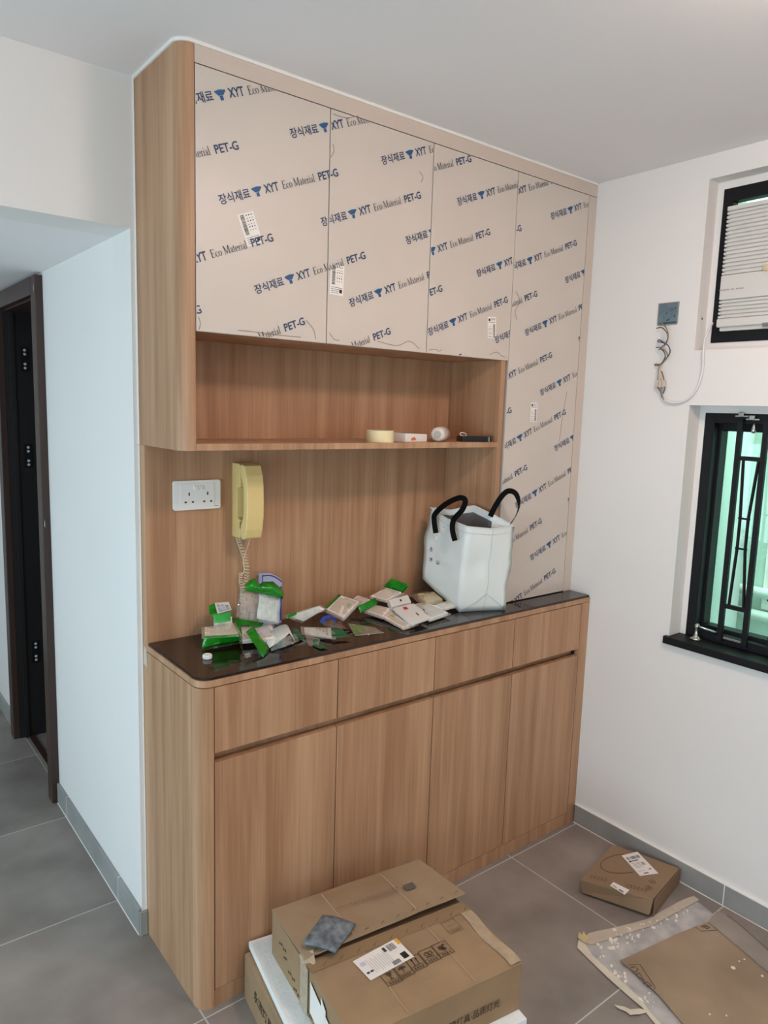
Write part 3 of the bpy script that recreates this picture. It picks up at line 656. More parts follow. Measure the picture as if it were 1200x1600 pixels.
bag_patch('white_clip', 682.5, 840, [[(-.006, -.006), (.006, -.008), (.005, .003), (-.006, .006)]], mat('shiny_white', srgb(248, 248, 246), .2))

# ================================================================== PACKETS ON THE COUNTER
def quad_plate(q, t):
    q = [Vector(p) for p in q]; n = (q[1] - q[0]).cross(q[3] - q[0]).normalized()
    if n.z < 0: n = -n
    low = [p - n * t for p in q]
    for p in low: p.z = max(p.z, ZT + .0008)
    return hexa(low, q)
def sheet(q, nu=8, nv=5, amp=.002, seed=0, sag=0, zmin=ZT + .0012):
    q = [Vector(p) for p in q]; V, F = [], []
    nrm = (q[1] - q[0]).cross(q[3] - q[0]).normalized()
    for j in range(nv + 1):
        for i in range(nu + 1):
            s, t = i / nu, j / nv
            p = (q[0] * (1 - s) + q[1] * s) * (1 - t) + (q[3] * (1 - s) + q[2] * s) * t
            p = p + nrm * (noise.noise(p * 60 + Vector((seed * 7.3, seed, 0))) * amp + sag * math.sin(math.pi * s))
            p.z = max(p.z, zmin); V.append(p)
    for j in range(nv):
        for i in range(nu): k = j * (nu + 1) + i; F.append((k, k + 1, k + nu + 2, k + nu + 1))
    return V, F
def pillow(q, t, grow=.12, nu=9, nv=7, amp=.0022, seed=0):
    """closed clear bag round a quad of thickness t"""
    q = [Vector(p) for p in q]; c = sum(q, Vector()) / 4; q = [c + (p - c) * (1 + grow) for p in q]
    n = (q[1] - q[0]).cross(q[3] - q[0]).normalized(); n = n if n.z > 0 else -n
    V, F = [], []; W = nu + 1
    for side in (1, -1):
        for j in range(nv + 1):
            for i in range(nu + 1):
                s, tt = i / nu, j / nv; e = min(s, 1 - s, tt, 1 - tt) * 2; b = min(1, e * 2.6) ** .6
                p = (q[0] * (1 - s) + q[1] * s) * (1 - tt) + (q[3] * (1 - s) + q[2] * s) * tt - n * t / 2
                p = p + n * side * (t / 2 + .0016) * b + n * noise.noise(p * 55 + Vector((seed, side, 0))) * amp
                p.z = max(p.z, ZT + (.0016 if side > 0 else .0006)); V.append(p)
    o = W * (nv + 1)
    for j in range(nv):
        for i in range(nu):
            k = j * W + i; F.append((k, k + 1, k + W + 1, k + W)); F.append((o + k, o + k + W, o + k + W + 1, o + k + 1))
    per = [i for i in range(W)] + [j * W + nu for j in range(1, nv + 1)] + [nv * W + i for i in range(nu - 1, -1, -1)] + [j * W for j in range(nv - 1, 0, -1)]
    for a, b in zip(per, per[1:] + per[:1]): F.append((a, b, o + b, o + a))
    return V, F
PG = 'wrapped switch plates piled on the counter'
sd = [0]
def packet(name, label, quad, t=.010, green=None, plate=PLATE, film=True, grow=.2, prints=(), cat='packet', gm=GREENB, group=PG):
    """quad: four (px, py, height) corners of the plate's top face"""
    sd[0] += 1; q = [ct(*p) for p in quad]; c = sum(q, Vector()) / 4
    r = thing(name, (c.x, c.y, ZT), label, cat, group)
    if plate: mk('plate', quad_plate(q, t), plate, r, bevel=.0012, seg=1)
    for gq in (green or []):
        mk('header_card', sheet([ct(*p) for p in gq], amp=.0025, seed=sd[0]), gm, r, smooth=True, solid=.0007)
    if film: mk('clear_wrap', pillow(q, t, grow, seed=sd[0] * 3.1), CLEAR, r, smooth=True)
    for (s0, t0, s1, t1, m) in prints:
        P = lambda s, t_: (q[0] * (1 - s) + q[1] * s) * (1 - t_) + (q[3] * (1 - s) + q[2] * s) * t_
        n = (q[1] - q[0]).cross(q[3] - q[0]).normalized(); n = n if n.z > 0 else -n
        mk('print', ([P(s0, t0) + n * .0007, P(s1, t0) + n * .0007, P(s1, t1) + n * .0007, P(s0, t1) + n * .0007], [(0, 1, 2, 3)]), m, r)
    return r

cp_ = ct(324, 1029, .0); k = thing('bottle_cap', cp_, 'small white screw cap near the front edge of the counter', 'cap')
mk('cap', lathe([(.0118, .0008), (.0125, .0015), (.0125, .010), (.0118, .0118), (.0095, .0122), (.0090, .0108), (.0, .0106)], cp_, n=32), WHITE, k, smooth=False)
mk('ridges', join(*[box(-.0001, 0, 0, .0001, 0, 0) for _ in range(0)], *[tube([cp_ + Vector((.0126 * math.cos(a), .0126 * math.sin(a), .0025)), cp_ + Vector((.0126 * math.cos(a), .0126 * math.sin(a), .0095))], .0004, 4) for a in [i * math.tau / 40 for i in range(40)]]), WHITE, k)

packet('switch_packet', 'leftmost wrapped white plate with a green front band, lying near the counter edge', [(320, 980, .046), (364, 973, .046), (373, 992, .040), (320, 995, .038)], .004,
       green=[[(319, 994, .0405), (374, 991, .0425), (377, 1002, .010), (315, 1013, .008)], [(320, 1003, .020), (377, 998, .020), (374, 1003, .003), (314, 1014, .003)]], grow=.2, prints=((.52, .1, .53, .9, INKG), (.08, .1, .1, .9, YEL)))
# upright packet with a printed sticker at the back
def q_y(pts): return [on(px, py, 'y', y) for px, py, y in pts]
r = thing('switch_packet', (.20, .27, ZT), 'green packet with a white and blue printed sticker, propped at the back left', 'packet', PG)
q = q_y([(335.5, 942, .295), (357.4, 940.4, .30), (361.8, 953, .268), (340, 959, .262)]); mk('sticker', sheet(q, 4, 3, .0008, 3), PAPER, r, solid=.0008)
q2 = q_y([(338, 943.5, .2925), (355.5, 942.5, .2975), (359, 952, .269), (342, 956.5, .2635)]); n_ = Vector((0, -.6, .5)).normalized() * .0012
mk('print', sheet([p + n_ for p in q2], 4, 3, .0008, 3), mat('blue_grey_print', srgb(110, 128, 150), .5, col2=srgb(224, 228, 228), scale=120), r)
mk('green_bag', sheet(q_y([(326, 947, .30), (337, 941, .302), (344, 960, .262), (327, 960, .272)]), 6, 5, .004, 5), GREENB, r, smooth=True, solid=.0007)
mk('green_bag', sheet(q_y([(333, 960, .258), (361, 956, .262), (360, 971, .240), (335, 974, .235)]), 6, 5, .003, 6), mat('bright_green_plastic', srgb(60, 178, 84), .25, bump=.2, bscale=40), r, smooth=True, solid=.0007)
mk('plate', hexa([p + Vector((0, .012, -.004)) for p in q_y([(334, 961, .256), (358, 957, .262), (358, 972, .236), (336, 974, .232)])], [p + Vector((0, .001, 0)) for p in q_y([(335.5, 942, .296), (357.4, 940.4, .301), (361.8, 953, .269), (340, 959, .263)])]) if False else
   box(.178, .268, ZT + .001, .226, .292, ZT + .064), PLATE, r, bevel=.002)

# big upright clear bag with a green header
r = thing('header_bag', (.29, .235, ZT), 'upright clear bag with a shiny green header strip, tallest of the pile', 'packet', PG)
hd = [(382.8, 913), (390, 907), (397.6, 902.8), (402, 908), (406.4, 912.4), (411, 909), (426.5, 908.5), (438, 918.5), (443.5, 926), (442, 934.5)]
lo = [(383, 922.5), (389, 924), (396, 925.5), (402, 926.5), (407, 927.5), (413, 928.5), (424, 931), (433, 933), (438, 934), (442, 935.5)]
V, F = [], []
for i, (a, b) in enumerate(zip(hd, lo)):
    for k in range(4):
        s = k / 3; V.append(on(a[0] * (1 - s) + b[0] * s, a[1] * (1 - s) + b[1] * s, 'y', .245 - .012 * s - .006 * math.sin(i * 1.1) - .012 * math.sin(math.pi * s)))
for i in range(len(hd) - 1):
    for k in range(3): F.append((i * 4 + k, i * 4 + k + 1, i * 4 + 5 + k, i * 4 + 4 + k))
mk('header_card', (V, F), GREENB, r, smooth=True, solid=.0008)
wb = q_y([(378.5, 922, .236), (439, 932, .236), (436, 976, .195), (373.5, 967, .205)])
mk('clear_wrap', sheet(wb, 12, 10, .007, 8), CLEAR, r, smooth=True)
wb2 = [p + Vector((.002, .022, 0)) for p in wb]; mk('clear_wrap', sheet(wb2, 12, 10, .006, 9), CLEAR, r, smooth=True)
mk('insert', sheet(q_y([(406, 929, .243), (436, 934, .243), (434, 973, .207), (401, 966, .212)]), 8, 8, .003, 4), mat('frosted_white_insert', srgb(208, 220, 220), .35, var=.12, scale=60, bump=.3, bscale=70), r, smooth=True, solid=.001)
# lavender carton leaning behind it
r = thing('small_carton', (.345, .31, ZT), 'lavender and blue carton leaning on the oak panel behind the pile', 'box')
tl, tr = on(409, 897, 'y', .318), on(440, 906, 'y', .318); mid = on(425, 896, 'y', .318)
xl, xr = tl.x, tr.x
arcp = [(xl, ZT + .001), (xr, ZT + .001), (xr, tr.z)] + [(xr + (xl - xr) * t, tr.z + (tl.z - tr.z) * t + .010 * math.sin(math.pi * t)) for t in (.2, .4, .6, .8)] + [(xl, tl.z)]
vv, ff = prism([(x, z) for x, z in arcp], 'y', .316, .338); mk('body', (vv, ff), BLUEP, r)
mk('arc_print', ribbon([Vector((xr + (xl - xr) * t, .3155, tr.z - .006 + (tl.z - tr.z) * t + .010 * math.sin(math.pi * t))) for t in [i / 8 for i in range(9)]], (0, 0, 1), .004, .0006), PURP, r)
mk('edge_print', box(xr - .007, .3152, ZT + .01, xr, .3158, tr.z - .02), BLUE, r); mk('edge_print', box(xl, .3152, tl.z - .05, xl + .003, .3158, tl.z - .002), PURP, r)

packet('switch_packet', 'wrapped plate with a green strip folded over it, under the tall clear bag', [(377, 979, .030), (424, 975, .032), (432, 996, .022), (379, 1000, .022)], .012,
       green=[[(362, 965, .05), (373, 967, .047), (381, 1001, .016), (374, 1002, .014)], [(362, 965, .05), (412, 973, .042), (408, 979, .034), (372, 976, .038)]])
# arched instruction strip with green end
r = thing('folded_strip', ct(425, 1005, 0), 'arched white printed strip with a green end at the counter front', 'packet', PG)
P = [[(411, 993, .020), (421, 1012.5, .008)], [(424, 985, .028), (434, 1004, .017)], [(437, 977.5, .034), (446, 995, .026)], [(445, 975.5, .034), (452, 989, .030)], [(449.5, 977, .03), (456, 994, .020)], [(455, 988, .018), (461.5, 1003, .004)]]
V = [ct(*p) for pr in P for p in (pr[0], tuple((a + b) / 2 for a, b in zip(*pr)), pr[1])]
mk('strip', (V, [f for i in range(5) for f in ((3 * i, 3 * i + 1, 3 * i + 4, 3 * i + 3), (3 * i + 1, 3 * i + 2, 3 * i + 5, 3 * i + 4))]), PAPER, r, smooth=True, solid=.0008)
for s in range(5):
    A = [ct(*[a + (b - a) * (.2 + .14 * s) for a, b in zip(*P[i])]) + Vector((-.0004, -.0006, .0014)) for i in range(1, 4)]
    mk('print_line', ribbon(A, (ct(*P[1][1]) - ct(*P[1][0])), .0014, .0002), mat('pale_print', srgb(150, 178, 172), .6), r)
mk('green_end', sheet([ct(384, 987, .048), ct(396, 979, .052), ct(421, 1014, .006), ct(411, 1027, .003)], 8, 8, .003, 12, .0), GREENB, r, smooth=True, solid=.0008)
mk('clear_wrap', sheet([ct(396, 979, .052), ct(412, 992, .030), ct(423, 1012, .006), ct(408, 1000, .03)], 6, 6, .004, 14), CLEAR, r, smooth=True)
mk('clear_wrap', sheet([ct(430, 1000, .03), ct(462, 990, .02), ct(468, 1002, .004), ct(425, 1018, .003)], 8, 6, .006, 23), CLEAR, r, smooth=True)
# crumpled cellophane
r = thing('crumpled_cellophane', ct(386, 1024, 0), 'crumpled scrap of clear cellophane at the counter front edge', 'wrapper')
mk('film', sheet([ct(380, 1030, .002), ct(384, 1022, .014), ct(398, 1013, .012), ct(392, 1026, .003)], 8, 6, .010, 17), CLEAR, r, smooth=True)
r = thing('dark_green_pouch', ct(462, 994, 0), 'dark green plastic pouch beside the arched strip', 'packet', PG)
mk('pouch', pillow([ct(455, 979, .020), ct(466, 982, .018), ct(474, 996, .008), ct(460, 1001, .008)], .008, .05, seed=4), GREEND, r, smooth=True)
r = packet('labelled_packet', 'clear packet with a white text label and dark green band at the counter front', [(475, 980, .020), (518, 981, .022), (519, 996, .012), (476, 990, .010)], .006, plate=PAPER,
       green=[[(517, 981.5, .022), (533, 982, .020), (548, 995, .008), (518, 996, .012)]], gm=GREEND, grow=.25, prints=tuple((.42 + .12 * i, .12 + .16 * j, .50 + .12 * i, .2 + .16 * j, INKG) for i in range(4) for j in range(5)))
p = ct(493.5, 1003, .006); mk('green_bulb', lathe([(0, -.009), (.006, -.007), (.0095, 0), (.007, .006), (0, .009)], p, (0, 0, 1), 16), GREEND, r, smooth=True)
mk('green_tail', sheet([ct(488, 1008, .003), ct(499, 1003, .006), ct(513, 1013, .003), ct(500, 1014, .003)], 5, 4, .003, 9), GREEND, r, smooth=True, solid=.0007)
mk('clear_wrap', sheet([ct(476, 990, .012), ct(500, 998, .014), ct(498, 1010, .003), ct(482, 1008, .003)], 7, 6, .005, 19), CLEAR, r, smooth=True)
packet('switch_packet', 'wrapped plate leaning back with silvery edge, right of the tall clear bag', [(450, 962, .050), (499, 947, .060), (508, 952, .048), (474, 971, .024)], .008,
       green=[[(446, 964, .05), (462, 956, .058), (464, 960, .052), (449, 967, .045)]], plate=PAPER)
r = thing('printed_wrapper', ct(520, 985, 0), 'small blue and red printed plastic strip between the packets', 'wrapper')
A = [ct(502.5, 973, .018), ct(507, 966, .030), ct(515, 964, .032), ct(525, 969, .026), ct(535, 976, .016), ct(546, 984, .004)]
mk('blue_strip', ribbon(spline(A[:4], 4), (.3, -.8, -.4), .014, .0008), BLUE, r); mk('red_strip', ribbon(spline([p + Vector((.004, -.008, -.002)) for p in A[1:]], 4), (.3, -.8, -.3), .006, .0008), mat('dark_red_plastic', srgb(120, 40, 40), .35), r)
mk('clear_wrap', sheet([ct(500, 972, .016), ct(515, 962, .034), ct(546, 984, .004), ct(515, 982, .01)], 7, 5, .004, 22), CLEAR, r, smooth=True)
packet('switch_packet', 'square pinkish plate tilted up with a green left edge, middle of the pile', [(533, 930, .062), (561, 939, .056), (536, 965, .028), (510, 952, .034)], .012,
       green=[[(529.5, 928.5, .064), (533, 930, .0625), (510, 952, .0345), (506.5, 951, .035)]], prints=((.62, .28, .86, .5, mat('pale_green_print', srgb(188, 204, 160), .5)),))
r = thing('green_tinted_wrapper', ct(572, 990, 0), 'flat clear wrapper with a pale green corner on the dark glass', 'wrapper')
q = [ct(545, 973, .014), ct(584, 979, .012), ct(599, 988, .003), ct(556, 993, .002)]
mk('clear_wrap', pillow(q, .006, .06, seed=31, amp=.003), CLEAR, r, smooth=True); mk('green_patch', sheet([ct(548, 976, .015), ct(566, 979, .013), ct(573, 988, .005), ct(553, 991, .004)], 6, 5, .002, 33), CLEARG, r, smooth=True)
packet('switch_packet', 'wrapped plate with a crumpled green band, behind the middle of the pile', [(559, 930, .050), (580, 937, .044), (566, 945, .032), (549, 937, .038)], .012,
       green=[[(560, 947, .040), (586, 934, .046), (590, 943, .034), (563, 959, .016)]])
packet('switch_packet', 'wrapped plate with a broad green top flap against the oak panel', [(604, 918, .062), (628, 925, .054), (604, 938, .034), (578, 931, .042)], .012,
       green=[[(611, 904, .096), (640, 914, .086), (630, 926.5, .050), (600, 916.5, .062)]])
packet('switch_packet', 'wrapped white plate with bright front edge, lying left of the red-dotted one', [(583, 944, .028), (609, 950, .028), (598, 963, .017), (568, 953, .018)], .012)
packet('switch_packet', 'lowest white plate at the front, with a small yellow mark', [(608, 952, .020), (649, 973, .016), (629, 980, .011), (598, 963, .014)], .010, prints=((.2, .3, .35, .6, YEL),))
packet('switch_packet', 'white folded box end with one black mark, above the red-dotted plate', [(607, 937, .048), (637, 929, .052), (643, 941, .036), (612, 948, .034)], .020, film=False, plate=WHITE, prints=((.5, .35, .58, .62, INKB),))
packet('switch_packet', 'white square plate with a red dot and a black mark', [(614.5, 950, .036), (646.5, 942.5, .038), (671, 964.5, .024), (643, 974, .022)], .010, plate=WHITE, film=False,
       prints=((.36, .1, .54, .26, RED), (.62, .56, .68, .74, INKB)))
packet('switch_packet', 'white square plate lying between the red-dotted one and the tote bag', [(648, 944, .026), (668, 940, .028), (700, 957, .016), (671, 967, .014)], .010, plate=WHITE, prints=((.12, .4, .2, .5, INKB),))
packet('switch_packet', 'white plate with a yellow print corner, touching the tote bag', [(675, 946, .026), (701, 938, .028), (714, 946, .020), (690, 952, .018)], .010, plate=WHITE, prints=((.6, .2, .85, .45, YEL),))
r = thing('sponge_packet', ct(668, 940, 0), 'clear pillow packet with a tan sponge, behind the plates beside the bag', 'packet', PG)
q = [ct(652, 927, .046), ct(678, 924, .046), ct(692, 936, .036), ct(664, 940, .034)]
mk('sponge', quad_plate(q, .022), TAN, r, bevel=.004, smooth=True); mk('clear_wrap', pillow([ct(642, 925, .044), ct(670, 920, .05), ct(693, 935, .04), ct(660, 942, .034)], .026, .05, seed=41), CLEAR, r, smooth=True)

# ================================================================== RIGHT WALL THINGS
# electrical box and hanging wires
jb = thing('junction_box', (XR, -.23, 1.945), 'recessed metal socket box in the right wall with wires hanging out', 'junction box')
y0, y1, z0, z1 = -.266, -.196, 1.943, 2.013
mk('back_plate', box(XR - .0012, y0, z0, XR + .001, y1, z1), GREY, jb)
mk('rim', join(box(XR - .0035, y0 - .003, z0, XR, y0, z1 + .003), box(XR - .0035, y1, z0, XR, y1 + .003, z1 + .003), box(XR - .0035, y0, z1, XR, y1, z1 + .003), box(XR - .0035, y0, z0 - .003, XR, y1, z0)), mat('plaster_edge', srgb(150, 150, 148), .8), jb)
dz_ = mat('zinc_inner_shade', srgb(78, 94, 104), .5, metal=.4)
mk('screw_lug', tube([Vector((XR - .0014, y1 - .018 + .005 * math.cos(t), z0 + .026 + .005 * math.sin(t))) for t in [k * math.tau / 12 for k in range(12)]], .0014, 5, True), GREY, jb)
for pts in (((.046, .052), (.051, .054), (.050, .047), (.047, .046)), ((.056, .054), (.064, .056), (.061, .048), (.057, .050)), ((.056, .022), (.063, .022), (.062, .030), (.059, .032)), ((.026, .038), (.034, .042), (.033, .036), (.027, .033)), ((.03, .016), (.044, .02), (.042, .013), (.031, .011)), ((.002, .002), (.068, .002), (.064, .009), (.003, .006))):
    mk('knockout_shade', (lay(pts, (XR - .0016, y1, z0), (0, -1, 0), (0, 0, 1), 1, 1), [(0, 1, 2, 3)]), dz_, jb)  # dark quads paint the knockouts and the shading inside the box
wr = thing('loose_wires', (XR - .01, -.205, 1.78), 'tangle of brown, blue and green wires with a clear terminal block', 'wires')
def W(pts, m, rr=.0020, xo=.012): return mk('wire', tube(spline([on(px, py, 'x', XR - xo - e) for px, py, e in pts], 6), rr, 6), m, wr, smooth=True)
W([(1032, 503, -.008), (1040, 511, .01), (1044, 522, .016), (1042, 534, .012), (1032, 544, .002)], GRWIRE)
W([(1026, 513, 0), (1034, 512, .01), (1042, 520, .016), (1043, 530, .014), (1038, 540, .01)], COPPER)
W([(1038, 536, .008), (1030, 531, .0), (1028, 534, .0), (1034, 535, .006), (1043, 539, .014), (1047, 548, .016), (1044, 556, .012), (1036, 564, .006)], BLWIRE)
W([(1025, 543, 0), (1032, 544, .008), (1039, 553, .014), (1038, 561, .012), (1032, 569, .006), (1024, 569, .0), (1024, 571, .0), (1030, 571, .004)], COPPER)
W([(1029, 546, .002), (1038, 547, .01), (1043, 556, .012), (1036, 566, .008), (1030, 571, .004)], GRWIRE)
W([(1030, 571, .004), (1028.5, 581, .004), (1027.5, 594, .004)], GRWIRE)
W([(1031, 573, .004), (1032, 584, .004), (1032, 594, .004)], mat('cream_wire', srgb(200, 180, 140), .5))
W([(1033.5, 580, .004), (1036, 587, .004), (1037.5, 594, .004)], COPPER)
p = on(1032, 600, 'x', XR - .012)
tb = mk('terminal_block', join(*[box(p.x - .006, p.y - .017 + .0118 * i, p.z - .012, p.x + .006, p.y - .0065 + .0118 * i, p.z + .011) for i in range(3)]), mat('clear_nylon', srgb(206, 190, 176), .35), wr, bevel=.0015, seg=1)
W([(1027.5, 605, .004), (1032, 612, .004), (1034, 621, .002)], COPPER); W([(1039, 604, .004), (1038, 610, .004), (1035.5, 615, .002)], BLWIRE); W([(1033, 606, .003), (1033, 613, .003), (1036, 622, .0), (1038, 625, 0)], GRWIRE, .0026)
tag(mk('power_cable', tube(spline([on(1038, 625, 'x', XR - .012), on(1050, 629, 'x', XR - .010), on(1065, 628, 'x', XR - .008), on(1081, 618, 'x', XR - .006), on(1092, 600, 'x', XR - .006), on(1098, 575, 'x', XR - .006), on(1099, 548, 'x', XR - .006), on(1102, 530, 'x', XR + .004), on(1109, 513, 'x', XR + .03), on(1113, 505, 'x', XR + .05)], 8), .0042, 8), mat('white_cable', srgb(226, 222, 222), .4), smooth=True),
    'white power cable looping from the wires up to the air conditioner', 'cable')

# upper opening: black steel frame holding the air conditioner
XA = XR + .06
aL = on(1133, 297, 'x', XA).y; aT = on(1140, 295, 'x', XA).z; aB = on(1113, 536, 'x', XA).z
w2 = bpy.data.objects.new('window_2', None); COL.objects.link(w2); w2.location = (XA, -.6, aB); ORI[w2] = Vector(w2.location); w2['kind'] = 'structure'
aR = AY0 + .03
mk('reveal_fill', join(box(XA, aL, AZ0, XW - .01, AY1, AZ1), box(XA, AY0, AZ0, XW - .01, aR, AZ1), box(XA, aR, aT, XW - .01, aL, AZ1), box(XA, aR, AZ0, XW - .01, aL, aB)), PAINT, w2)
fw = .032
mk('frame', join(box(XA - .004, aL - fw, aB, XA + .03, aL, aT), box(XA - .004, aR, aB, XA + .03, aR + fw, aT), box(XA - .004, aR + fw, aT - .042, XA + .03, aL - fw, aT), box(XA - .004, aR + fw, aB, XA + .03, aL - fw, aB + .04)), BLACK, w2)
mk('pane', box(XA + .018, aR + fw, aT - .09, XA + .022, aL - fw, aT - .042), PANE, w2)
XB = XR + .035      # face of the air conditioner
mk('blanking_panel', box(XA + .02, aR + fw, aB + .03, XA + .024, aL - fw, aT - .1), BLACK, w2)
cT = on(1141, 322, 'x', XB); cB = on(1115, 512, 'x', XB)
cl = (cT.y + cB.y) / 2 ; cr = aR + .03
ac = thing('air_conditioner', (XB, (cl + cr) / 2, cB.z), 'white window air conditioner with horizontal louvres in a black frame', 'air conditioner')
mk('casing', box(XB + .009, cr, cB.z - .012, XW + .25, cl - .006, cT.z - .004), WHITE2, ac, bevel=.004)
H = cT.z - cB.z
def acz(px, py): return on(px, py, 'x', XB).z
zt1 = acz(1126, 431); zt0 = acz(1116, 470); zb1 = acz(1114.5, 499)
mk('front_panel', box(XB, cr, zt0, XB + .02, cl, zt1), WHITE2, ac, bevel=.004)
mk('bottom_panel', box(XB - .004, cr, cB.z, XB + .02, cl, zb1), WHITE2, ac, bevel=.006, seg=3)
mk('top_panel', box(XB, cr, cT.z - .014, XB + .02, cl, cT.z), WHITE2, ac, bevel=.004)
def slats(za, zb_, n):
    pitch = (zb_ - za) / n
    for i in range(n):
        z = za + pitch * (i + .5)
        mk('louvre_slat', hexa([(XB + .002, cr, z - pitch * .30), (XB + .016, cr, z - pitch * .5), (XB + .016, cl, z - pitch * .5), (XB + .002, cl, z - pitch * .30)],
                        [(XB + .002, cr, z + pitch * .26), (XB + .016, cr, z + pitch * .40), (XB + .016, cl, z + pitch * .40), (XB + .002, cl, z + pitch * .26)]), WHITE2, ac, bevel=.0012, seg=1)
slats(zt1, cT.z - .014, 16); slats(zb1, zt0, 5)
p = on(1137, 453, 'x', XB); uu = Vector((0, -1, 0))
mk('faint_lettering', join(*[(lay([(.0042 * i, 0), (.0042 * i + .0030, 0), (.0042 * i + .0030, .0038 + .001 * (i % 3 == 0)), (.0042 * i, .0038)], (XB - .0006, on(1124, 455, 'x', XB).y, on(1124, 455, 'x', XB).z), uu, (0, 0, 1), 1, 1), [(0, 1, 2, 3)]) for i in range(19) if i not in (8, 12)]), mat('faded_grey_ink', srgb(150, 146, 148), .6), ac)
p = on(1198, 507, 'x', XB); mk('drain_notch', box(XB - .0045, p.y - .03, p.z - .006, XB + .001, p.y + .012, p.z + .006), mat('shadow_grey', srgb(120, 118, 122), .6), ac, bevel=.001, seg=1)
p = on(1197, 418, 'x', XB - .002); mk('dust_lump', lathe([(0, 0), (.012, .001), (.008, .006), (0, .008)], p, (-1, 0, 0), 10), mat('beige_dust', srgb(216, 196, 164), .9), ac)
st('trim_2', lathe([(.004, 0), (.003, .001)], on(1097, 498, 'y', AY1 + .0), (0, -1, 0), 8), INKG)

# lower opening: black steel window with grille
XG = XR + .07
w1 = bpy.data.objects.new('window_1', None); COL.objects.link(w1); w1.location = (XG, -.8, WZ0); ORI[w1] = Vector(w1.location); w1['kind'] = 'structure'
wl = on(1101, 646, 'x', XG).y; wl2 = on(1072, 990, 'x', XG).y; wl = (wl + wl2) / 2; wt = on(1110, 645, 'x', XG).z; wr_ = WY0 + .03
mk('reveal_fill', join(box(XG, wl, WZ0, XW - .01, WY1, WZ1), box(XG, wr_, wt, XW - .01, wl, WZ1)), PAINT, w1)
sill = mk('sill', box(XR - .018, WY0 - .02, WZ0 - .026, XG + .03, WY1 + .014, WZ0 + .0005), BLACK, w1, bevel=.003)
f1 = .034
mk('frame', join(box(XG, wl - f1, WZ0, XG + .035, wl, wt), box(XG, wr_, WZ0, XG + .035, wr_ + f1, wt), box(XG, wr_ + f1, wt - .034, XG + .035, wl - f1, wt), box(XG, wr_ + f1, WZ0, XG + .035, wl - f1, WZ0 + .03)), BLACK, w1, bevel=.002, seg=1)
cw = on(1137, 675, 'x', XG + .075).y; cz1 = on(1150, 674, 'x', XG + .075).z; cz0 = on(1107, 972, 'x', XG + .075).z
cw = (cw + on(1107, 970, 'x', XG + .075).y) / 2
mk('casement', join(box(XG + .035, cw, WZ0, XG + .085, wl, wt), box(XG + .035, wr_, WZ0, XG + .085, wr_ + .06, wt), box(XG + .035, wr_ + .06, cz1, XG + .085, cw, wt), box(XG + .035, wr_ + .06, WZ0, XG + .085, cw, cz0)), BLACK, w1, bevel=.003, seg=1)
mk('pane', box(XG + .080, wr_ + .06, cz0, XG + .084, cw, cz1), PANE, w1)
XQb = XG - .006
bz0, bz1 = WZ0 + .012, wt - .02
def bar(a, b, w): return mk('grille_bar', tube([a, b], w, 6), BLACK, w1, smooth=False)
b1 = (on(1153, 700, 'x', XQb).y + on(1128, 970, 'x', XQb).y) / 2; b2 = (on(1192, 700, 'x', XQb).y + on(1168, 980, 'x', XQb).y) / 2
step = b1 - b2; hz1 = on(1172, 717, 'x', XQb).z; hz0 = on(1148, 950, 'x', XQb).z
m1z = on(1165, 811, 'x', XQb).z; m0z = on(1160, 858, 'x', XQb).z
for kx in range(0, 10, 2):
    A_, B_ = b1 - step * kx, b1 - step * (kx + 1)
    if B_ < wr_: break
    for yy in (A_, B_): mk('grille_bar', box(XQb - .006, yy - .0085, bz0, XQb + .006, yy + .0085, bz1), BLACK, w1)
    for zz in (hz1, hz0): mk('grille_bar', box(XQb - .006, B_ + .0085, zz - .007, XQb + .006, A_ - .0085, zz + .007), BLACK, w1)
    cA, cB_ = A_ - step * .34, A_ - step * .66
    eA, eB = A_ - .016, B_ + .014
    for ya, yb in ((eA - .004, cA), (eB, cB_)):
        bar((XQb, ya, hz1 - .006), (XQb, yb, m1z), .0055); bar((XQb, yb, m1z), (XQb, yb, m0z), .0055)
        bar((XQb, yb, m0z), (XQb, ya, hz0 + .006), .0055)
    for zz in (m1z, m0z): bar((XQb, cA + .006, zz), (XQb, cB_ - .006, zz), .0035)
# brass/chrome fittings
p = on(1083, 1000, 'z', WZ0 + .001); q = Vector((XR + .045, p.y, WZ0))
lt = mk('stay_peg', lathe([(.020, .0006), (.021, .004), (.012, .008), (.0065, .016), (.005, .038), (.008, .046), (.007, .054), (0, .058)], q, n=16), CHROME, w1, smooth=True)
mk('stay_arm', tube([q + Vector((.002, 0, .048)), q + Vector((.018, -.02, .040)), q + Vector((.024, -.07, .034))], .004, 6), CHROME, w1, smooth=True)
for (px, py) in ((1160, 650), (1177, 655)):
    p = on(px, py, 'x', XG - .004); mk('latch', join(box(p.x - .006, p.y - .022, p.z - .004, p.x + .004, p.y + .022, p.z + .002), box(p.x - .010, p.y - .008, p.z - .003, p.x + .002, p.y + .010, p.z + .012)), CHROME, w1, bevel=.0015, seg=1)
p = on(1178, 668, 'x', XG - .012); mk('latch_pull', lathe([(.003, 0), (.005, -.008), (.008, -.022), (.006, -.030), (0, -.031)], p + Vector((0, 0, .012)), (0, 0, 1), 12), CHROME, w1, smooth=True)
p = on(1135, 997, 'x', XG - .004); mk('hinge_plate', box(p.x - .004, p.y - .05, p.z - .004, p.x + .002, p.y + .01, p.z + .002), CHROME, w1)
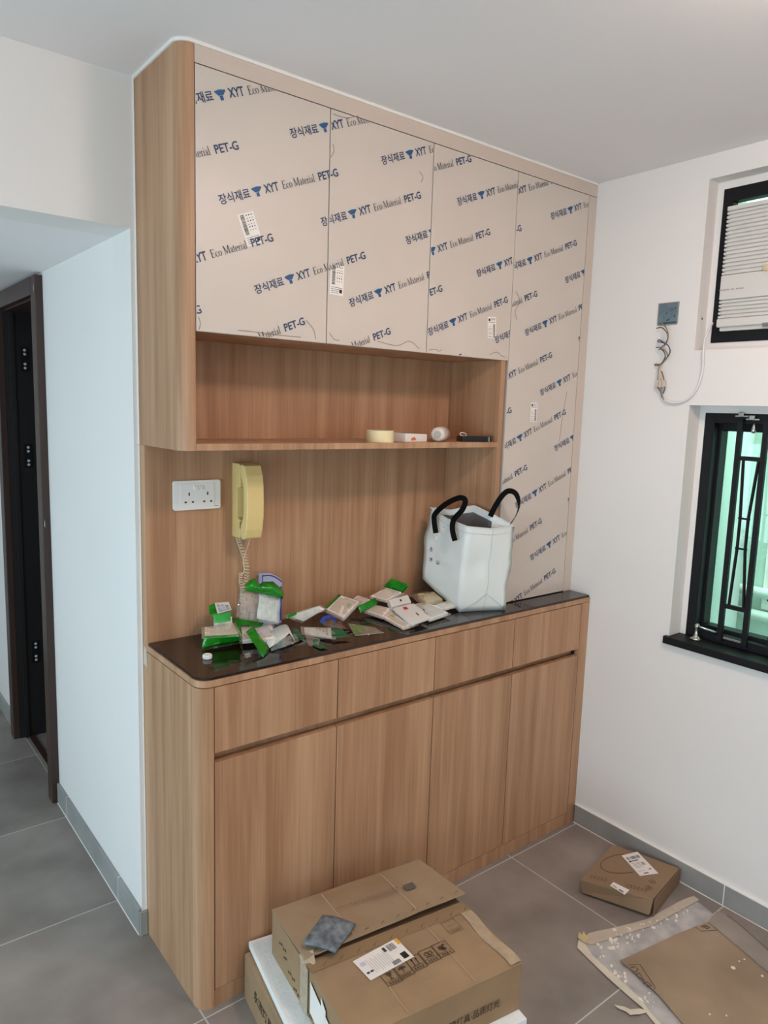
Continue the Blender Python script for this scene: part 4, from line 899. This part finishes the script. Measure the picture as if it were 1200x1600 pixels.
# the light well outside
ext = st('wall_light_well', box(3.3, -5, -2, 3.4, 4, 6), EXT)
st('wall_light_well', box(XW + .02, .35, -2, 3.3, .45, 6), EXT)
def pipe(n_, a, b, rr, lab, g=None): return tag(mk(n_, tube([a, b], rr, 16), PIPE, smooth=True), lab, 'pipe', g)
pa = on(1143, 760, 'x', 3.1)
pipe('drain_pipe', (3.13, pa.y, -1.5), (3.13, pa.y, 5), .075, 'thick white vertical drain pipe seen through the window')
for (zz, lab) in ((on(1190, 930, 'x', 3.2).z, 'upper horizontal white pipe outside the window'), (on(1190, 967, 'x', 3.2).z, 'lower horizontal white pipe outside the window')):
    pipe('drain_pipe', (3.255, -3, zz), (3.255, .34, zz), .028, lab)
ow = on(1199, 880, 'x', 3.29); r = bpy.data.objects.new('window_3', None); COL.objects.link(r); r.location = (3.29, ow.y - .3, ow.z); ORI[r] = Vector(r.location); r['kind'] = 'structure'
mk('frame', box(3.27, ow.y - .62, ow.z - .25, 3.3, ow.y, ow.z + .75), WHITE, r); mk('pane', box(3.262, ow.y - .56, ow.z - .2, 3.27, ow.y - .03, ow.z + .7), mat('dark_glass', srgb(50, 64, 62), .1), r)

# ================================================================== CARTONS ON THE FLOOR
def frame2(o, deg):
    a = math.radians(deg); u = Vector((math.cos(a), math.sin(a), 0)); return Vector(o), u, Vector((u.y, -u.x, 0))   # v points to the camera side
def obox(o, u, v, a0, b0, z0, a1, b1, z1):
    return hexa([o + u * a + v * b + Vector((0, 0, z0)) for a, b in ((a0, b0), (a1, b0), (a1, b1), (a0, b1))], [o + u * a + v * b + Vector((0, 0, z1)) for a, b in ((a0, b0), (a1, b0), (a1, b1), (a0, b1))])
# bottom carton
o1, u1, v1 = frame2((.121, -.0195, 0), -8.2)
c1 = thing('cardboard_box', o1 + u1 * .23 + v1 * .23, 'brown carton on the floor under the polystyrene sheet', 'box', 'stacked lamp cartons')
mk('carton', obox(o1, u1, v1, 0, 0, .001, .475, .46, .137), CARD, c1, bevel=.003)
put_text('printed_lettering', '永流灯具·品质灯光', o1 + u1 * -.0008 + v1 * .075 + Vector((0, 0, .060)), v1, Vector((0, 0, 1)), .27, .030, INKBR, c1, .01)
# polystyrene
o2, u2, v2 = frame2((.140, -.006, 0), -10.5)
tag(mk('polystyrene_sheet', obox(o2, u2, v2, 0, 0, .1375, .535, .545, .1555), STYRO, bevel=.003), 'white polystyrene sheet lying between the two brown cartons', 'foam sheet')
# top carton
o3, u3, v3 = frame2((.1695, -.0825, 0), -7.9)
A3, B3, Z0, Z1 = .472, .466, .156, .287
c3 = thing('cardboard_box', o3 + u3 * .23 + v3 * .23 + Vector((0, 0, Z0)), 'taped brown carton on top of the polystyrene sheet, with a shipping label', 'box', 'stacked lamp cartons')
Zv = Vector((0, 0, 1))
mk('carton', obox(o3, u3, v3, 0, 0, Z0, A3, B3, Z1 - .006), CARD, c3, bevel=.003)
# front flap lies flat, back flap is lifted at its free edge
nf = 10; V, F = [], []
def fl_grid(fn, na, nb):
    V = [fn(i / na, j / nb) for j in range(nb + 1) for i in range(na + 1)]; F = [(j * (na + 1) + i, j * (na + 1) + i + 1, (j + 1) * (na + 1) + i + 1, (j + 1) * (na + 1) + i) for j in range(nb) for i in range(na)]; return V, F
mk('flap', fl_grid(lambda s, t: o3 + u3 * (s * A3) + v3 * (.215 + t * (B3 - .215 + .001)) + Zv * (Z1 - .003 + .0015 * noise.noise(Vector((s * 6, t * 6, 1))) - .002 * max(0, t - .95) * 20), 16, 8), CARD, c3, solid=.004)
bf = mk('flap', fl_grid(lambda s, t: o3 + u3 * (s * (A3 + .012 * t) - .001) + v3 * (t * .213) + Zv * (Z1 - .002 + (.010 + .012 * s) * t + .002 * noise.noise(Vector((s * 5, t * 5, 7)))), 16, 8), CARD2, c3, solid=.004)
mk('gap_shadow_board', obox(o3, u3, v3, .004, .004, Z1 - .0055, A3 - .004, .24, Z1 - .0045), GAPBROWN, c3)  # dark board painted in as the shade under the lifted flap
def top3(px, py, z=Z1): return on(px, py, 'z', z)
# creases pressed by the box inside
for s in (.30, .70):
    mk('crease', ribbon([o3 + u3 * (A3 * s) + v3 * b + Zv * (Z1 + .0004) for b in (.25, .35, B3 - .004)], u3, .003, .0010), mat('pressed_card', srgb(172, 144, 112), .85), c3)
    mk('crease', ribbon([o3 + u3 * (A3 * s) + v3 * b + Zv * (Z1 + .0014 + (.010 + .012 * s) * b / .213) for b in (.01, .1, .2)], u3, .003, .0012), mat('pressed_card_dusty', srgb(178, 156, 132), .85), c3)
# packing tape with its repeated print along the meeting edge
mk('packing_tape', fl_grid(lambda s, t: o3 + u3 * (s * A3) + v3 * (.222 + t * .032) + Zv * (Z1 + .0008 + .0006 * noise.noise(Vector((s * 20, t * 3, 2)))), 20, 2), mat('brown_tape', srgb(146, 120, 90), .3), c3)
for i in range(10):
    s = .03 + i * .047
    put_text('tape_lettering', 'OKY', o3 + u3 * s + v3 * .252 + Zv * (Z1 + .0018), (u3 * .8 - v3 * .6).normalized(), (u3 * .6 + v3 * -.8).normalized(), .020, .007, INKB, c3, .03)
    zz = Z1 + .0032 + (.010 + .012 * s / A3) * .98
    put_text('tape_lettering', 'OKY', o3 + u3 * s + v3 * .207 + Zv * zz, (u3 * .9 - v3 * .3).normalized(), (u3 * .3 - v3 * .9).normalized(), .014, .005, INKBR, c3, .02)
mk('end_tape', fl_grid(lambda s, t: o3 + u3 * (-.0035) + v3 * (.195 + s * .045) + Zv * (Z0 + .004 + t * .125), 3, 6), mat('dusty_tape', srgb(176, 160, 136), .35, var=.15, scale=60), c3)
mk('edge_tape', fl_grid(lambda s, t: o3 + u3 * (A3 - .036 + .034 * s + .004 * math.sin(t * 9)) + v3 * (.232 + t * (B3 - .236)) + Zv * (Z1 + .0006 + .0004 * noise.noise(Vector((s * 4, t * 12, 2)))), 4, 14), mat('pale_worn_tape', srgb(176, 156, 130), .4, var=.1, scale=40), c3)
# shipping label and handling symbols
lbq = [top3(551, 1503), top3(619, 1466.5), top3(647, 1495.5), top3(579, 1533)]
lu = (lbq[1] - lbq[0]); ll = lu.length; lu.normalize(); lv = (lbq[0] - lbq[3]); lh = lv.length; lv.normalize()
lb = mk('shipping_label', ([p + Zv * .0014 for p in lbq], [(0, 1, 2, 3)]), STICK, c3, label='white shipping label')
def lab(a0, b0, a1, b1, m, dz=.002): mk('label_print', ([lbq[3] + lu * (a * ll) + lv * (b * lh) + Zv * dz for a, b in ((a0, b0), (a1, b0), (a1, b1), (a0, b1))], [(0, 1, 2, 3)]), m, lb)
lab(.93, .72, 1, .99, AMBER)
for i in range(9): lab(.70 + .018 * i, .62, .70 + .018 * i + random.choice((.006, .011)), .92, INKG)
for i in range(7): lab(.56 + .024 * i, .04, .56 + .024 * i + .013, .22, INKG)
lab(.80, .08, .92, .36, INKB); lab(.04, .25, .10, .33, INKG); lab(.12, .25, .18, .33, INKG); lab(.06, .62, .16, .78, mat('lilac_print', srgb(200, 196, 220), .6)); lab(.60, .70, .66, .9, INKG)
for i in range(10): lab(.20 + .045 * i, .12 + .04 * (i % 3), .207 + .045 * i, .8 - .1 * (i % 2), mat('light_print', srgb(168, 168, 172), .6))
def symbol(cx, cy, kind):
    O = top3(cx, cy) + Zv * .0012; U, Wv = u3, -v3; vf = []
    def q(a0, b0, a1, b1): vf.append((lay([(a0, b0), (a1, b0), (a1, b1), (a0, b1)], O, U, Wv, 1, 1), [(0, 1, 2, 3)]))
    w, h2 = .021, .023
    q(-w, -h2, w, -h2 + .0016); q(-w, h2 - .0016, w, h2); q(-w, -h2, -w + .0016, h2); q(w - .0016, -h2, w, h2); q(-w, -h2 + .012, w, -h2 + .0132)
    for i in range(4): q(-.013 + .007 * i, -h2 + .004, -.009 + .007 * i, -h2 + .009)
    if kind == 0: q(-.001, -.006, .001, .002); q(-.006, -.007, .006, -.005); vf.append((lay([(-.009, .015), (.009, .015), (.002, .002), (-.002, .002)], O, U, Wv, 1, 1), [(0, 1, 2, 3)]))
    if kind == 1: vf.append((lay([(.011 * math.cos(t), .004 + .009 * math.sin(t)) for t in [math.pi * k / 8 for k in range(9)]], O, U, Wv, 1, 1), [tuple(range(9))])); q(-.001, -.007, .001, .006)
    if kind == 2:
        for e in (-.006, .006): q(e - .0012, -.005, e + .0012, .013); vf.append((lay([(e - .004, .010), (e + .004, .010), (e, .016)], O, U, Wv, 1, 1), [(0, 1, 2)]))
        q(-.011, -.008, .011, -.006)
    if kind == 3:
        for e in (-.005, .006): vf.append(tube([O + U * (e + .005 * math.cos(t)) + Wv * (.006 + .006 * math.sin(t)) for t in [k * math.tau / 14 for k in range(14)]], .0012, 4, True))
        q(-.011, -.006, .011, -.003)
    if kind == 4: q(-.009, .0, .004, .012); q(-.002, -.006, .009, .004); q(.004, .008, .011, .015)
    if kind == 5: q(-.008, .002, .008, .003); q(-.008, .002, -.007, .012)
    mk('handling_symbol', join(*vf), mat('faded_brown_ink', srgb(122, 98, 68), .7) if kind == 5 else INKBR, c3)
for k, (cx, cy) in enumerate(((611, 1527), (630, 1516), (650, 1504.5), (671, 1493), (692, 1483))): symbol(cx, cy, k)
symbol(706, 1447.5, 5)
# print on the lifted flap
zf = Z1 + .014
p = on(640, 1386, 'z', zf); mk('flap_logo', (lay([(-.016, -.012), (.016, -.012), (.016, .012), (-.016, .012)], p + Zv * .003, u3, -v3, 1, 1), [(0, 1, 2, 3)]), mat('faded_grey_print', srgb(96, 86, 78), .7), c3)
for (a, b, w) in (((545, 1414.5), (623, 1387), .004), ((566, 1410), (622, 1390.5), .003), ((582, 1409), (624, 1394), .003), ((524, 1422), (545, 1414.5), .0015)):
    P0, P1 = on(*a, 'z', zf) + Zv * .0035, on(*b, 'z', zf) + Zv * .0035
    for k in range(12): mk('flap_lettering', ribbon([P0.lerp(P1, (k + .1) / 12), P0.lerp(P1, (k + .8) / 12)], v3, w * (1 - .3 * (k % 3 == 0)), .0003), mat('faded_brown_print', srgb(126, 106, 90), .7), c3)
# front and end lettering
put_text('printed_lettering', '永流灯具·品质灯光', o3 + u3 * .232 + v3 * (B3 + .0026) + Zv * .197, u3, Zv, .172, .020, INKBR, c3, .008)
for i, (b, z, w) in enumerate(((.055, .225, .05), (.055, .205, .03), (.055, .185, .05), (.06, .165, .12))):
    for k in range(int(w / .012)): mk('end_lettering', (lay([(0, 0), (.007, 0), (.007, .006), (0, .006)], o3 - u3 * .0012 + v3 * (b + .03 * i + .012 * k) + Zv * (z + .004 * (k % 2)), v3, Zv, 1, 1), [(0, 1, 2, 3)]), INKBR, c3)
mk('end_sticker', (lay([(0, 0), (.10, -.03), (.10, .05), (0, .08)], o3 - u3 * .004 + v3 * .255 + Zv * (Z0 + .03), v3, Zv, 1, 1), [(0, 1, 2, 3)]), STICK, c3)
mk('end_sticker', (lay([(0, 0), (.025, -.012), (.025, .05), (0, .065)], o3 - u3 * .0045 + v3 * .315 + Zv * (Z0 + .05), v3, Zv, 1, 1), [(0, 1, 2, 3)]), STICK, c3)
mk('torn_corner', sheet([o3 + u3 * a + v3 * b + Zv * z for a, b, z in ((-.006, .19, Z1 + .006), (.028, .2, Z1 + .012), (.02, .232, Z1 + .004), (-.006, .235, Z1 - .012))], 5, 5, .004, 51, 0, Z0), MAT['dusty_tape'], c3, smooth=True)
# tile sample lying on the lifted flap
zs_ = Z1 + .016
sq = [on(504.5, 1430, 'z', zs_ + .012), on(556, 1444, 'z', zs_ + .010), on(524, 1487, 'z', zs_ + .008), on(473, 1474, 'z', zs_ + .010)]
sl = thing('tile_sample', sum(sq, Vector()) / 4, 'dusty dark grey square tile sample lying on the carton flap', 'tile')
V, F = sheet([p for p in sq], 8, 8, .0015, 61); V = [Vector(p) for p in V]
V = [sq[0] * (1 - s) * (1 - t) + sq[1] * s * (1 - t) + sq[2] * s * t + sq[3] * (1 - s) * t + Zv * (.005 * math.sin(math.pi * s) - .002 + .0012 * noise.noise(Vector((s * 4, t * 4, 3)))) for t in [j / 8 for j in range(9)] for s in [i / 8 for i in range(9)]]
mk('tile', (V, F), SLATE, sl, smooth=True, solid=.007)

# carton by the right wall
F_, R_, L_, B_ = Vector((1.345, -.511, 0)), Vector((1.586, -.465, 0)), Vector((1.243, -.297, 0)), Vector((1.535, -.229, 0))
c4 = thing('cardboard_box', (1.42, -.37, 0), 'flat brown carton with labels on the floor against the right skirting', 'box')
tz = {'F': .068, 'R': .058, 'L': .050, 'B': .055}
topq = [F_ + Zv * .068, R_ + Zv * .058, None, L_ + Zv * .057]
_n = (topq[1] - topq[0]).cross(topq[3] - topq[0]); topq[2] = B_ + Zv * (topq[0].z - ((B_.x - topq[0].x) * _n.x + (B_.y - topq[0].y) * _n.y) / _n.z); botq = [F_ + Vector((-.012, .004, .012)), R_ + Zv * .001, B_ + Zv * .001, L_ + Vector((.01, -.004, .006))]
mk('carton', hexa(botq, topq), CARD3, c4, bevel=.004, seg=2)
n4 = (topq[1] - topq[0]).cross(topq[3] - topq[0]).normalized(); n4 = n4 if n4.z > 0 else -n4
def t4(px, py, e=.0008):
    d = FW + RT * ((px - 600) / FPX) + UP * ((800 - py) / FPX); k = (topq[0] - CAM).dot(n4) / d.dot(n4); return CAM + d * k + n4 * e
mk('end_flap', hexa([F_ + Vector((.002, -.004, .004)), R_ + Vector((.002, -.004, .002)), R_ + Vector((.002, -.001, .002)), F_ + Vector((.002, -.001, .004))], [topq[0] + Vector((.004, -.004, -.004)), topq[1] + Vector((.002, -.004, -.003)), topq[1] + Vector((.002, -.001, -.003)), topq[0] + Vector((.004, -.001, -.004))]), mat('carton_end', srgb(128, 100, 76), .85), c4)
q = [t4(971, 1337), t4(996, 1331), t4(1029, 1365), t4(1000, 1369)]
lb4 = mk('shipping_label', (q, [(0, 1, 2, 3)]), STICK, c4, label='white address label')
def lab4(a0, b0, a1, b1, m):
    P = lambda s, t: (q[0] * (1 - s) + q[1] * s) * (1 - t) + (q[3] * (1 - s) + q[2] * s) * t + n4 * .0006
    mk('label_print', ([P(a0, b0), P(a1, b0), P(a1, b1), P(a0, b1)], [(0, 1, 2, 3)]), m, lb4)
for i in range(9): lab4(.12 + .085 * i, .14, .12 + .085 * i + random.choice((.03, .055)), .26, INKG)
lab4(.1, .3, .2, .38, INKB)
for i in range(6): lab4(.22 + .07 * i, .31, .27 + .07 * i, .36, INKG)
for i in range(5): lab4(.15, .44 + .05 * i, .6 - .06 * (i % 2), .455 + .05 * i, MAT['light_print'])
lab4(.62, .45, .8, .58, MAT['light_print']); lab4(.72, .76, .86, .8, INKG); lab4(.3, .9, .55, .94, INKG); lab4(.12, .8, .5, .815, MAT['light_print'])
q5 = [t4(953, 1384), t4(958.5, 1378.5), t4(983.5, 1391), t4(976, 1398.5)]
s5 = mk('number_sticker', (q5, [(0, 1, 2, 3)]), STICK, c4, label='small white number sticker')
u5 = (q5[3] - q5[0]).normalized(); w5 = (q5[1] - q5[0]).normalized(); l5 = (q5[3] - q5[0]).length
put_text('sticker_lettering', 'PSK.', q5[0] + u5 * .08 * l5 + w5 * .006 + n4 * .0006, u5, w5, l5 * .36, .006, INKB, s5, .02)
put_text('sticker_lettering', 'M2', q5[0] + u5 * .56 * l5 + w5 * .004 + n4 * .0006, u5, w5, l5 * .3, .009, INKB, s5, .03)
ring_pts = [t4(px, py, .001) for px, py in ((975, 1335), (960, 1337), (947, 1342), (939, 1349), (940, 1357), (949, 1362), (962, 1364.5), (976, 1364.5), (990, 1363))]
mk('handle_cut', ribbon(spline(ring_pts, 5), n4 * 0 + Vector((.5, .5, 0)), .0022, .0004), mat('cut_line', srgb(92, 68, 48), .8), c4)
fm = mat('faint_carton_print', srgb(106, 82, 62), .8)
for (px, py) in ((1019, 1378), (1014, 1387.5)):
    c_ = t4(px, py, .001); e1 = (topq[1] - topq[0]).normalized(); e2 = n4.cross(e1)
    mk('round_mark', tube([c_ + (e1 * math.cos(t) + e2 * math.sin(t)) * .011 for t in [k * math.tau / 18 for k in range(18)]], .0007, 4, True), fm, c4); mk('round_mark', (lay([(-.005, -.003), (.004, -.004), (.005, .003), (-.003, .005)], c_, e1, e2, 1, 1), [(0, 1, 2, 3)]), fm, c4)
e1 = (topq[0] - topq[3]).normalized(); e2 = n4.cross(e1); e2 = e2 if e2.dot(topq[1] - topq[0]) > 0 else -e2
for i in range(16):
    for j in range(2):
        if 5 <= i <= 9: continue
        p = topq[3].lerp(topq[0], .12 + .05 * i) + e2 * (.030 + .012 * j) + n4 * .0008; mk('faint_lettering', (lay([(0, 0), (.007, 0), (.007, .006), (0, .006)], p, e1, e2, 1, .8 + .3 * (i % 2)), [(0, 1, 2, 3)]), fm, c4)

# ---- masking film, torn masking tape and cardboard sheet on the floor
ms = thing('masking_film', (1.2, -.56, 0), 'milky plastic sheet edged with torn masking paper and plaster splashes on the floor', 'sheet')
def fl(px, py, h): return on(px, py, 'z', h)
def patch(name, pts, h, m, parent, amp=.0015, thick=.0006):
    """flat irregular polygon with a little waviness"""
    P = [fl(px, py, h) for px, py in pts]; bm = bmesh.new(); vs = [bm.verts.new(p) for p in P]; bm.faces.new(vs)
    bmesh.ops.triangulate(bm, faces=bm.faces[:]); bmesh.ops.subdivide_edges(bm, edges=bm.edges[:], cuts=3, use_grid_fill=True)
    for v in bm.verts: v.co.z = max(h * .6, h + noise.noise(v.co * 22) * amp)
    bm.verts.index_update(); V = [v.co.copy() for v in bm.verts]; F = [tuple(v.index for v in f.verts) for f in bm.faces]; bm.free()
    return mk(name, (V, F), m, parent, solid=thick)
patch('film', [(1083, 1403), (1113, 1427), (1130, 1470), (1100, 1600), (1034, 1606), (1004, 1572), (903, 1478), (912, 1463), (1014, 1437)], .0022, SHEET, ms)
patch('masking_strip', [(1084, 1399.5), (1093, 1406), (1078, 1414), (1020, 1446), (990, 1455), (950, 1468), (925, 1476), (914, 1473), (919, 1458.5), (985, 1443), (1014, 1435), (1060, 1409)], .0045, mat('tan_masking_paper', srgb(206, 192, 174), .8, var=.08, scale=16, alpha=.85), ms, .002)
patch('masking_strip', [(902, 1481), (904, 1466), (914, 1474), (925, 1492), (960, 1524), (1002, 1560), (1010, 1574), (1040, 1608), (1030, 1608), (1003, 1574), (950, 1528)], .0045, MASK, ms, .002)
patch('masking_strip', [(959.5, 1569.5), (975, 1572), (985, 1577), (1000, 1576), (1014, 1580), (1000, 1584.5), (985, 1586), (978, 1580), (966, 1575)], .006, MASK, ms, .004)
patch('masking_strip', [(903, 1465), (905, 1456), (909, 1460), (912, 1455), (916, 1461), (920, 1459), (919, 1467), (914, 1472)], .010, mat('yellowed_paper', srgb(200, 184, 140), .8), ms, .006)
random.seed(11)
sp = []
for k in range(70):
    t = random.random()
    if k < 48: cx, cy = 935 + 145 * t + random.gauss(0, 10), 1484 - 64 * t + random.gauss(0, 7)
    else: cx, cy = 935 + 90 * t + random.gauss(0, 5), 1490 + 84 * t + random.gauss(0, 6)
    c_ = fl(cx, cy, .0056); rr = random.choice((.0018, .002, .0025, .003, .0035, .005, .007)) * (1 if k < 48 else .7); an = random.uniform(0, 3.1); st_ = random.uniform(1, 2.2)
    def blob(f, z): return [c_ + Vector((rr * f * w_ * (st_ * math.cos(a) * math.cos(an) - math.sin(a) * math.sin(an)), rr * f * w_ * (st_ * math.cos(a) * math.sin(an) + math.sin(a) * math.cos(an)), z)) for a, w_ in ang]
    ang = [(i * math.tau / 8, random.uniform(.55, 1.15)) for i in range(8)]
    sp.append(hexa(blob(1, -.003), blob(.85, .0006)))
tag(mk('plaster_splashes', join(*sp), SPLAT, ms), kind='stuff')
cs = thing('cardboard_sheet', (1.3, -.72, 0), 'flattened brown cardboard sheet with a faded diamond mark on the floor', 'cardboard')
patch('sheet', [(969, 1501), (1000, 1487), (1060, 1459), (1107, 1440.5), (1150, 1475), (1200, 1520), (1300, 1615), (1250, 1800), (1150, 1680), (1068, 1600), (1030, 1555), (990, 1518)], .009, mat('stained_cardboard', srgb(168, 146, 122), .85, col2=srgb(140, 120, 98), scale=4), cs, .0012, .0035)
fade = mat('faded_sheet_print', srgb(92, 74, 56), .8)
for pts in (((983, 1507.5), (1000, 1507), (1024, 1543), (1022, 1546)), ((1086, 1448), (1096, 1455), (1121, 1453))):
    mk('diamond_mark', ribbon([fl(px, py, .0118) for px, py in pts], (.6, .8, 0), .0018, .0004), fade, cs)
for pts in (((986, 1512), (992, 1510), (997, 1514), (994, 1519), (989, 1517)), ((994, 1523), (999, 1520), (1003, 1526)), ((998, 1529), (1004, 1528), (1007, 1533)), ((1005, 1537), (1012, 1534), (1018, 1540), (1011, 1542)), ((1095, 1448), (1102, 1445.5), (1109, 1449), (1103, 1451.5)), ((1099, 1449), (1105, 1448))):
    mk('diamond_mark', ribbon([fl(px, py, .0118) for px, py in pts], (.6, .8, 0), .0030, .0004), fade, cs)
for (px, py, rr) in ((1145.5, 1512, .007), (1191, 1525, .004), (1163, 1499, .003), (1155, 1502, .003), (1109, 1585, .003), (1135, 1587, .003)):
    c_ = fl(px, py, .0115); mk('plaster_speck', lathe([(rr, 0), (rr * .7, .0016), (0, .002)], c_, (0, 0, 1), 8), SPLAT, cs)
gs = thing('grey_cardboard_strip', (1.55, -.75, 0), 'grey-brown folded cardboard strip on the floor along the right skirting', 'cardboard')
patch('strip', [(1106, 1440), (1120, 1424.5), (1133, 1427), (1160, 1449), (1200, 1487), (1290, 1560), (1300, 1612), (1200, 1519), (1150, 1476)], .0135, mat('dusty_grey_card', srgb(150, 139, 129), .85, var=.1, scale=9), gs, .003, .003)
mk('crease', ribbon([fl(1136, 1430, .017), fl(1165, 1452, .017), fl(1200, 1484, .017)], (.7, .6, 0), .003, .001), mat('card_edge', srgb(112, 100, 92), .85), gs)

# ================================================================== CEILING LAMP (behind the picture's right edge), and a second one added for warm fill
for LP, k, lab in ((LAMP, 1, 'larger round white ceiling lamp in front of the cabinets'), (Vector((-1.0, -2.9, 2.469)), .78, 'smaller unseen ceiling lamp added for warm fill at the far end of the room')):
    lm = thing('ceiling_lamp', LP - Vector((0, 0, .085)), lab, 'lamp', 'ceiling lamps')
    mk('base', lathe([(.15 * k, -.012), (.155 * k, 0)], LP - Vector((0, 0, .0005)), n=40), WHITE, lm)
    mk('diffuser', lathe([(r_ * k, z_) for r_, z_ in ((0, -.085), (.06, -.083), (.11, -.072), (.138, -.05), (.145, -.02), (.143, -.013), (0, -.013))], LP, n=40), LAMPM, lm, smooth=True)
